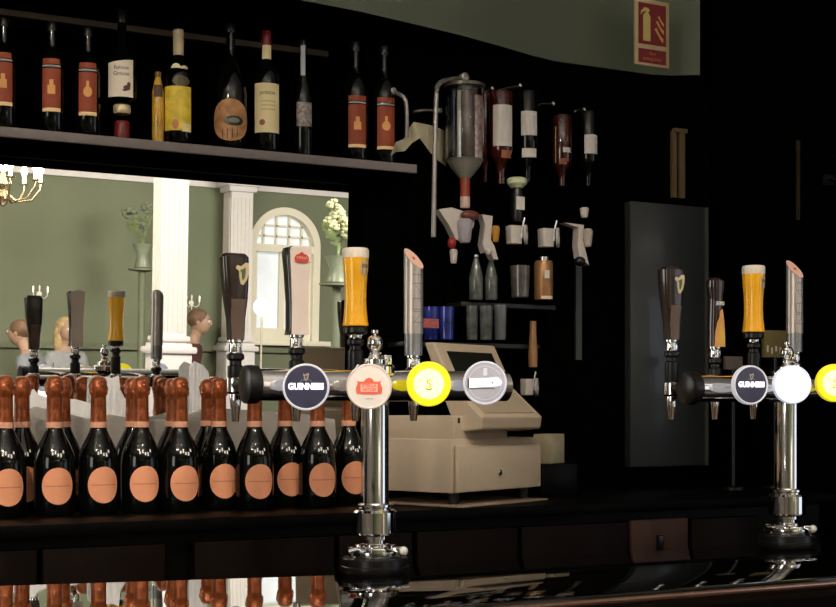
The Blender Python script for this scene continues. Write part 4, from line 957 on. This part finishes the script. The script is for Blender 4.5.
# ================================================================== ROOM SEEN IN THE MIRROR
def chandelier(px, py, Y, label, at=None, power=60):
    c = Vector(at) if at else MP(px, py, Y); root = thing('chandelier', label, 'chandelier', (c.x, c.y, c.z))
    brass = mat('pale_brass', (.75, .62, .42), .25, 1); bulb = em('candle_bulb', (1, .86, .60), 22)
    b = MB(); b.lathe([(0, -.16), (.03, -.14), (.05, -.09), (.02, -.04), (.035, 0), (.02, .05), (.012, .1), (.012, H-c.z-.03), (.05, H-c.z-.025), (.05, H-c.z)], brass, 20); b.build('stem', root)
    for k in range(8):
        a = k*math.pi/4; ca, sa = math.cos(a), math.sin(a)
        arm = MB(); arm.tube([(ca*r, sa*r, z) for r, z in ((.02, -.05), (.10, -.12), (.20, -.10), (.26, -.02), (.26, .02))], .008, brass); arm.lathe([(.03, .02), (.035, .03), (.012, .035)], brass, 14, T4(ca*.26, sa*.26, 0)); ar = arm.build('arm', root)
        s_ = MB(); s_.lathe([(.011, .03), (.011, .09), (.02, .10), (.022, .125), (.012, .155), (.002, .175)], bulb, 14, T4(ca*.26, sa*.26, 0)); s_.build('candle_bulb', ar)
    l = bpy.data.lights.new('chandelier_light', 'POINT'); l.energy = power; l.color = (1, .88, .70); l.shadow_soft_size = .03
    lo = bpy.data.objects.new('chandelier_light', l); C.objects.link(lo); lo.parent = root; lo.location = (0, 0, .12)
    return root
chandelier(3, 184, -3.6, 'pale brass chandelier glowing at the upper left of the mirror')
chandelier(0, 0, 0, 'pale brass chandelier hanging over the customers\' side, outside the picture', at=(-.7, .75, 2.95), power=95)  # second chandelier added out of view to light ceiling, bottles and taps
def sconce(px, py, label, Y=YF):
    c = MP(px, py, Y); root = thing('wall_lamp', label, 'wall lamp', (c.x, c.y+.004, c.z), group='wall lamps on the green wall'); root.scale = (.48, .48, .48)
    wm = mat('ivory_metal', (.85, .80, .72), .4)
    MB().lathe([(.05, 0), (.05, .015), (.02, .03), (0, .03)], wm, 20, R4(-math.pi/2, 'X')).build('wall_plate', root)
    MB().lathe([(.0, -.14), (.014, -.10), (.02, -.02), (.012, .06), (.02, .13), (0, .17)], wm, 14, T4(0, .03, 0)).build('spine', root)
    for sx in (-1, 1):
        a = MB(); a.tube([(0, .03, -.04), (sx*.07, .08, -.08), (sx*.12, .11, -.04), (sx*.13, .11, .03)], .009, wm); ar = a.build('arm', root)
        MB().lathe([(.012, .03), (.012, .09), (.016, .10), (.010, .13), (0, .15)], em('dim_bulb', (1, .9, .75), 1.5), 12, T4(sx*.13, .11, 0)).build('candle_bulb', ar)
sconce(39, 294, 'white wall lamp above the dark mirrored tap handle')
sconce(191, 303, 'white wall lamp beside the leaning man reflected in the mirror')
# added glowing globe on a pole, standing in for a chandelier's reflection
c = MP(262, 307, YF+.9); root = thing('reflection_globe', 'added glowing globe on a thin pole standing in for a chandelier reflection before the arched window', 'reflection stand-in', (c.x, c.y, .0 if False else .0))
MB().ball((0, 0, c.z), .075, em('glowing_globe', (1, .95, .85), 8), seg=24).build('glow_ball', root)
MB().lathe([(.16, .18), (.16, .20), (.02, .22), (.009, .25), (.009, c.z-.07)], mat('pale_metal', (.62, .57, .46), .5), 20).build('pole', root)
# flowers
def flowers(px, py, Y, label, n, rad, seed, colr, stand=True):
    rnd = random.Random(seed); c = MP(px, py, Y); root = thing('flower_arrangement', label, 'flowers', (c.x, c.y, .18 if stand == 'p' else 0)); z = c.z-root.location.z
    fm = mat('cream_petals_%d' % seed, colr, .7, var=.25, scale=40); gm = mat('leaf_green', (.16, .20, .08), .6, var=.4)
    for k in range(n):
        u = Vector((rnd.uniform(-1, 1), rnd.uniform(-.6, .6), rnd.uniform(-.9, .9))).normalized()*rad*rnd.uniform(.3, .9)
        b = MB(); base = Vector((u.x*1.1, u.y, z+u.z))
        for j in range(16):
            v = Vector((rnd.gauss(0, 1), rnd.gauss(0, 1), rnd.gauss(0, 1))).normalized()
            b.ball(base+v*rad*.30, rad*.17, fm, seg=8, sc=(1, 1, .7))
        b.build('blossom', root)
    s = MB()
    for k in range(n):
        u = rnd.uniform(-1, 1)*rad*.6; s.tube([(0, 0, z-rad*2.2), (u*.4, 0, z-rad*1.1), (u, 0, z-rad*.2)], .006, gm, seg=6)
    s.build('stems', root)
    s = MB()
    for k in range(8):
        u = rnd.uniform(-1, 1)*rad*1.2; zz = z-rad*.5+rnd.uniform(-.5, .3)*rad
        s.add([(u*.3, 0, zz-rad*.4), (u*.7+.03, .02, zz), (u*1.2, .0, zz+.02), (u*.7-.03, -.02, zz-.03)], [(0, 1, 2), (0, 2, 3), (0, 1, 3), (1, 2, 3)], gm)
    s.build('leaf', root)
    MB().lathe([(.06, z-rad*3.4), (.07, z-rad*3.3), (.05, z-rad*2.6), (.085, z-rad*1.9), (.075, z-rad*1.9), (.04, z-rad*2.6), (0, z-rad*3.2)], mat('pale_vase', (.22, .25, .17), .3), 24).build('vase', root)
    MB().lathe([(.15, .0), (.15, .03), (.03, .05), (.03, z-rad*3.6), (.12, z-rad*3.5), (.12, z-rad*3.4), (0, z-rad*3.4)], mat('sage_stand', (.17, .19, .12), .6), 24).build('stand', root)
flowers(338, 221, -2.2, 'cream hydrangea bouquet on a tall stand by the mirror\'s right edge', 7, .125, 4, (.55, .56, .34))
flowers(143, 213, -5.2, 'faint small flower bunch on a tall stand left of the wide white pillar', 4, .14, 9, (.20, .22, .15), 'p')

# people
def person(px, pyhead, Y, label, shirt, hairm, long_hair=False, lean=0.0, face=0.0, floor=0.18, scale=1.0, lean_side=0.0):
    hd = MP(px, pyhead, Y); hz = hd.z-floor; k = hz/1.66
    root = thing('person', label, 'person', (hd.x, hd.y, floor), rz=face)
    def bend(p):
        p = Vector(p)
        if p.z > 1.0:
            t = (p.z-1.0); p = Vector((p.x+lean_side*t, p.y-lean*t, p.z-.06*abs(lean)*t))
        return p*k
    shift = bend((0, -.02, 1.66)); sh = Vector((-shift.x, -shift.y, 0))
    J = {'pel': (0, 0, .95), 'sp': (0, .01, 1.12), 'ch': (0, .0, 1.32), 'nk': (0, .01, 1.48), 'nk2': (0, 0, 1.54), 'h0': (0, -.015, 1.60), 'h1': (0, -.01, 1.67), 'h2': (0, 0, 1.73)}
    E = [('pel', 'sp'), ('sp', 'ch'), ('ch', 'nk'), ('nk', 'nk2'), ('nk2', 'h0'), ('h0', 'h1'), ('h1', 'h2')]
    Rd = {'pel': (.15, .11), 'sp': (.135, .10), 'ch': (.15, .11), 'nk': (.06, .06), 'nk2': (.05, .055), 'h0': (.062, .075), 'h1': (.072, .092), 'h2': (.055, .07)}
    for sgn, n in ((-1, 'L'), (1, 'R')):
        J.update({'sh'+n: (sgn*.17, 0, 1.40), 'el'+n: (sgn*.23, .0, 1.13), 'wr'+n: (sgn*.20, -.16, .95), 'pa'+n: (sgn*.19, -.22, .91), 'hp'+n: (sgn*.10, 0, .88), 'kn'+n: (sgn*.11, -.01, .50), 'an'+n: (sgn*.11, .02, .09), 'to'+n: (sgn*.12, -.13, .03)})
        E += [('ch', 'sh'+n), ('sh'+n, 'el'+n), ('el'+n, 'wr'+n), ('wr'+n, 'pa'+n), ('pel', 'hp'+n), ('hp'+n, 'kn'+n), ('kn'+n, 'an'+n), ('an'+n, 'to'+n)]
        Rd.update({'sh'+n: (.062, .062), 'el'+n: (.042, .042), 'wr'+n: (.026, .026), 'pa'+n: (.034, .018), 'hp'+n: (.09, .09), 'kn'+n: (.058, .058), 'an'+n: (.038, .038), 'to'+n: (.035, .028)})
        for q in range(5):
            a = 'f%d%s' % (q, n); b = 'g%d%s' % (q, n); off = (q-2)*.017; ln = (.045, .068, .075, .07, .055)[q]
            base = (sgn*.19+off, -.245 if q else -.225, .90); tip = (sgn*.19+off*1.3-(sgn*.02 if q == 0 else 0), base[1]-ln*.6, .90-ln*.6)
            J[a] = base; J[b] = tip; E += [('pa'+n, a), (a, b)]; Rd[a] = (.009, .009); Rd[b] = (.007, .007)
    def skin(names, extra, m, nm, cut=None):
        idx = {a: i for i, a in enumerate(names)}; me = bpy.data.meshes.new(nm)
        pos = dict((a, bend(cut[a] if cut and a in cut else J[a])+sh) for a in names)
        me.from_pydata([pos[a] for a in names], [(idx[a], idx[b]) for a, b in E if a in idx and b in idx], [])
        o = bpy.data.objects.new(nm, me); C.objects.link(o); md = o.modifiers.new('s', 'SKIN'); md.use_smooth_shade = True
        for a in names: me.skin_vertices[0].data[idx[a]].radius = ((Rd[a][0]+extra)*k, (Rd[a][1]+extra)*k)
        me.skin_vertices[0].data[idx['pel'] if 'pel' in idx else 0].use_root = True
        sb = o.modifiers.new('ss', 'SUBSURF'); sb.levels = 1; sb.render_levels = 1
        bpy.context.view_layer.update(); dm = bpy.data.meshes.new_from_object(o.evaluated_get(bpy.context.evaluated_depsgraph_get()))
        mb = MB(); mb.add([v.co.copy() for v in dm.vertices], [tuple(p.vertices) for p in dm.polygons], m)
        bpy.data.objects.remove(o); bpy.data.meshes.remove(me); bpy.data.meshes.remove(dm); return mb
    body = skin(list(J), 0, skin_m, 'body')
    def at(x, y, z): return bend((x, y, z))+sh
    hc = at(0, -.02, 1.655); body.ball(hc, 1, skin_m, seg=24, sc=(.075*k, .092*k, .112*k))
    body.ball(at(0, -.115, 1.645), .016*k, skin_m, seg=10, sc=(.8, 1.1, 1.5)); body.ball(at(0, -.10, 1.60), .02*k, mat('lips', (.45, .18, .14), .5), seg=10, sc=(1.1, .6, .35))
    for sx in (-1, 1):
        body.ball(at(sx*.030, -.100, 1.668), .011*k, white, seg=10); body.ball(at(sx*.030, -.108, 1.668), .0055*k, dbr, seg=8); body.ball(at(sx*.078, -.01, 1.655), .026*k, skin_m, seg=10, sc=(.35, .7, 1.1))
        body.ball(at(sx*.032, -.103, 1.69), .02*k, hairm, seg=8, sc=(1, .3, .18))
    body.build('body', root, smooth=80)
    s_ = skin(['pel', 'sp', 'ch', 'nk', 'shL', 'shR', 'elL', 'elR', 'hpL', 'hpR', 'wrL', 'wrR'], .014, shirt, 'shirt', {'nk': (0, .01, 1.455), 'hpL': (-.10, 0, .90), 'hpR': (.10, 0, .90)}); s_.build('shirt', root, smooth=80)
    t_ = skin(['pel', 'hpL', 'hpR', 'knL', 'knR', 'anL', 'anR'], .016, mat('dark_trousers', (.03, .03, .04), .8), 'trousers'); t_.build('trousers', root, smooth=80)
    h = MB(); hp = at(0, .018, 1.692); h.ball(hp, 1, hairm, seg=22, sc=(.090*k, .104*k, .094*k))
    if long_hair:
        for sx in (-1, 0, 1): h.ball(at(sx*.062, .035 if sx else .06, 1.58), 1, hairm, seg=16, sc=(.045*k, .055*k, .15*k))
        h.ball(at(0, .05, 1.52), 1, hairm, seg=16, sc=(.085*k, .05*k, .13*k))
    h.build('hair', root, smooth=80)
    for sgn in (-1, 1): MB().loft([(0, .09*k, .27*k, sgn*.115*k+sh.x, -.05*k+sh.y), (.05*k, .085*k, .25*k, sgn*.115*k+sh.x, -.05*k+sh.y), (.09*k, .07*k, .11*k, sgn*.115*k+sh.x, .01*k+sh.y)], plblack, pw=3).build('shoe', root)
brownhair = mat('brown_hair', (.16, .09, .05), .6, var=.3); blond = mat('blond_hair', (.48, .34, .16), .6, var=.3)
person(201, 321, -5.3, 'brown-haired man in maroon shirt leaning, beside the wide white pillar', mat('maroon_shirt', (.10, .03, .035), .8), brownhair, lean=.25, face=math.pi/2+.55, lean_side=.0)
person(67, 330, -5.2, 'blonde woman behind the pale mirrored tap handle', mat('grey_top', (.30, .30, .30), .8), blond, True, face=math.pi-.3)
person(18, 331, -4.7, 'dark-haired man in grey shirt leaning at the mirror\'s left', mat('grey_shirt', (.24, .25, .27), .8), brownhair, lean=.35, face=-math.pi/2+.6)
# linen sideboard behind the guests' bar
def sideboard():
    a = MP(-60, 388, -3.3); b = MP(124, 388, -3.3); c = (a+b)/2; zt = a.z
    root = thing('sideboard', 'tall sideboard draped in white linen reflected under the mirrored taps', 'sideboard', (c.x, c.y, .18)); L = abs(b.x-a.x); h = zt-.18
    MB().box((0, 0, h/2), (L, .4, h-.02), mat('sideboard_brown', (.12, .07, .04), .5), bev=.005).build('body', root)
    MB().box((0, .0, h-.14), (L+.03, .43, .30), cloth_w, bev=.02).build('tablecloth', root)
sideboard()
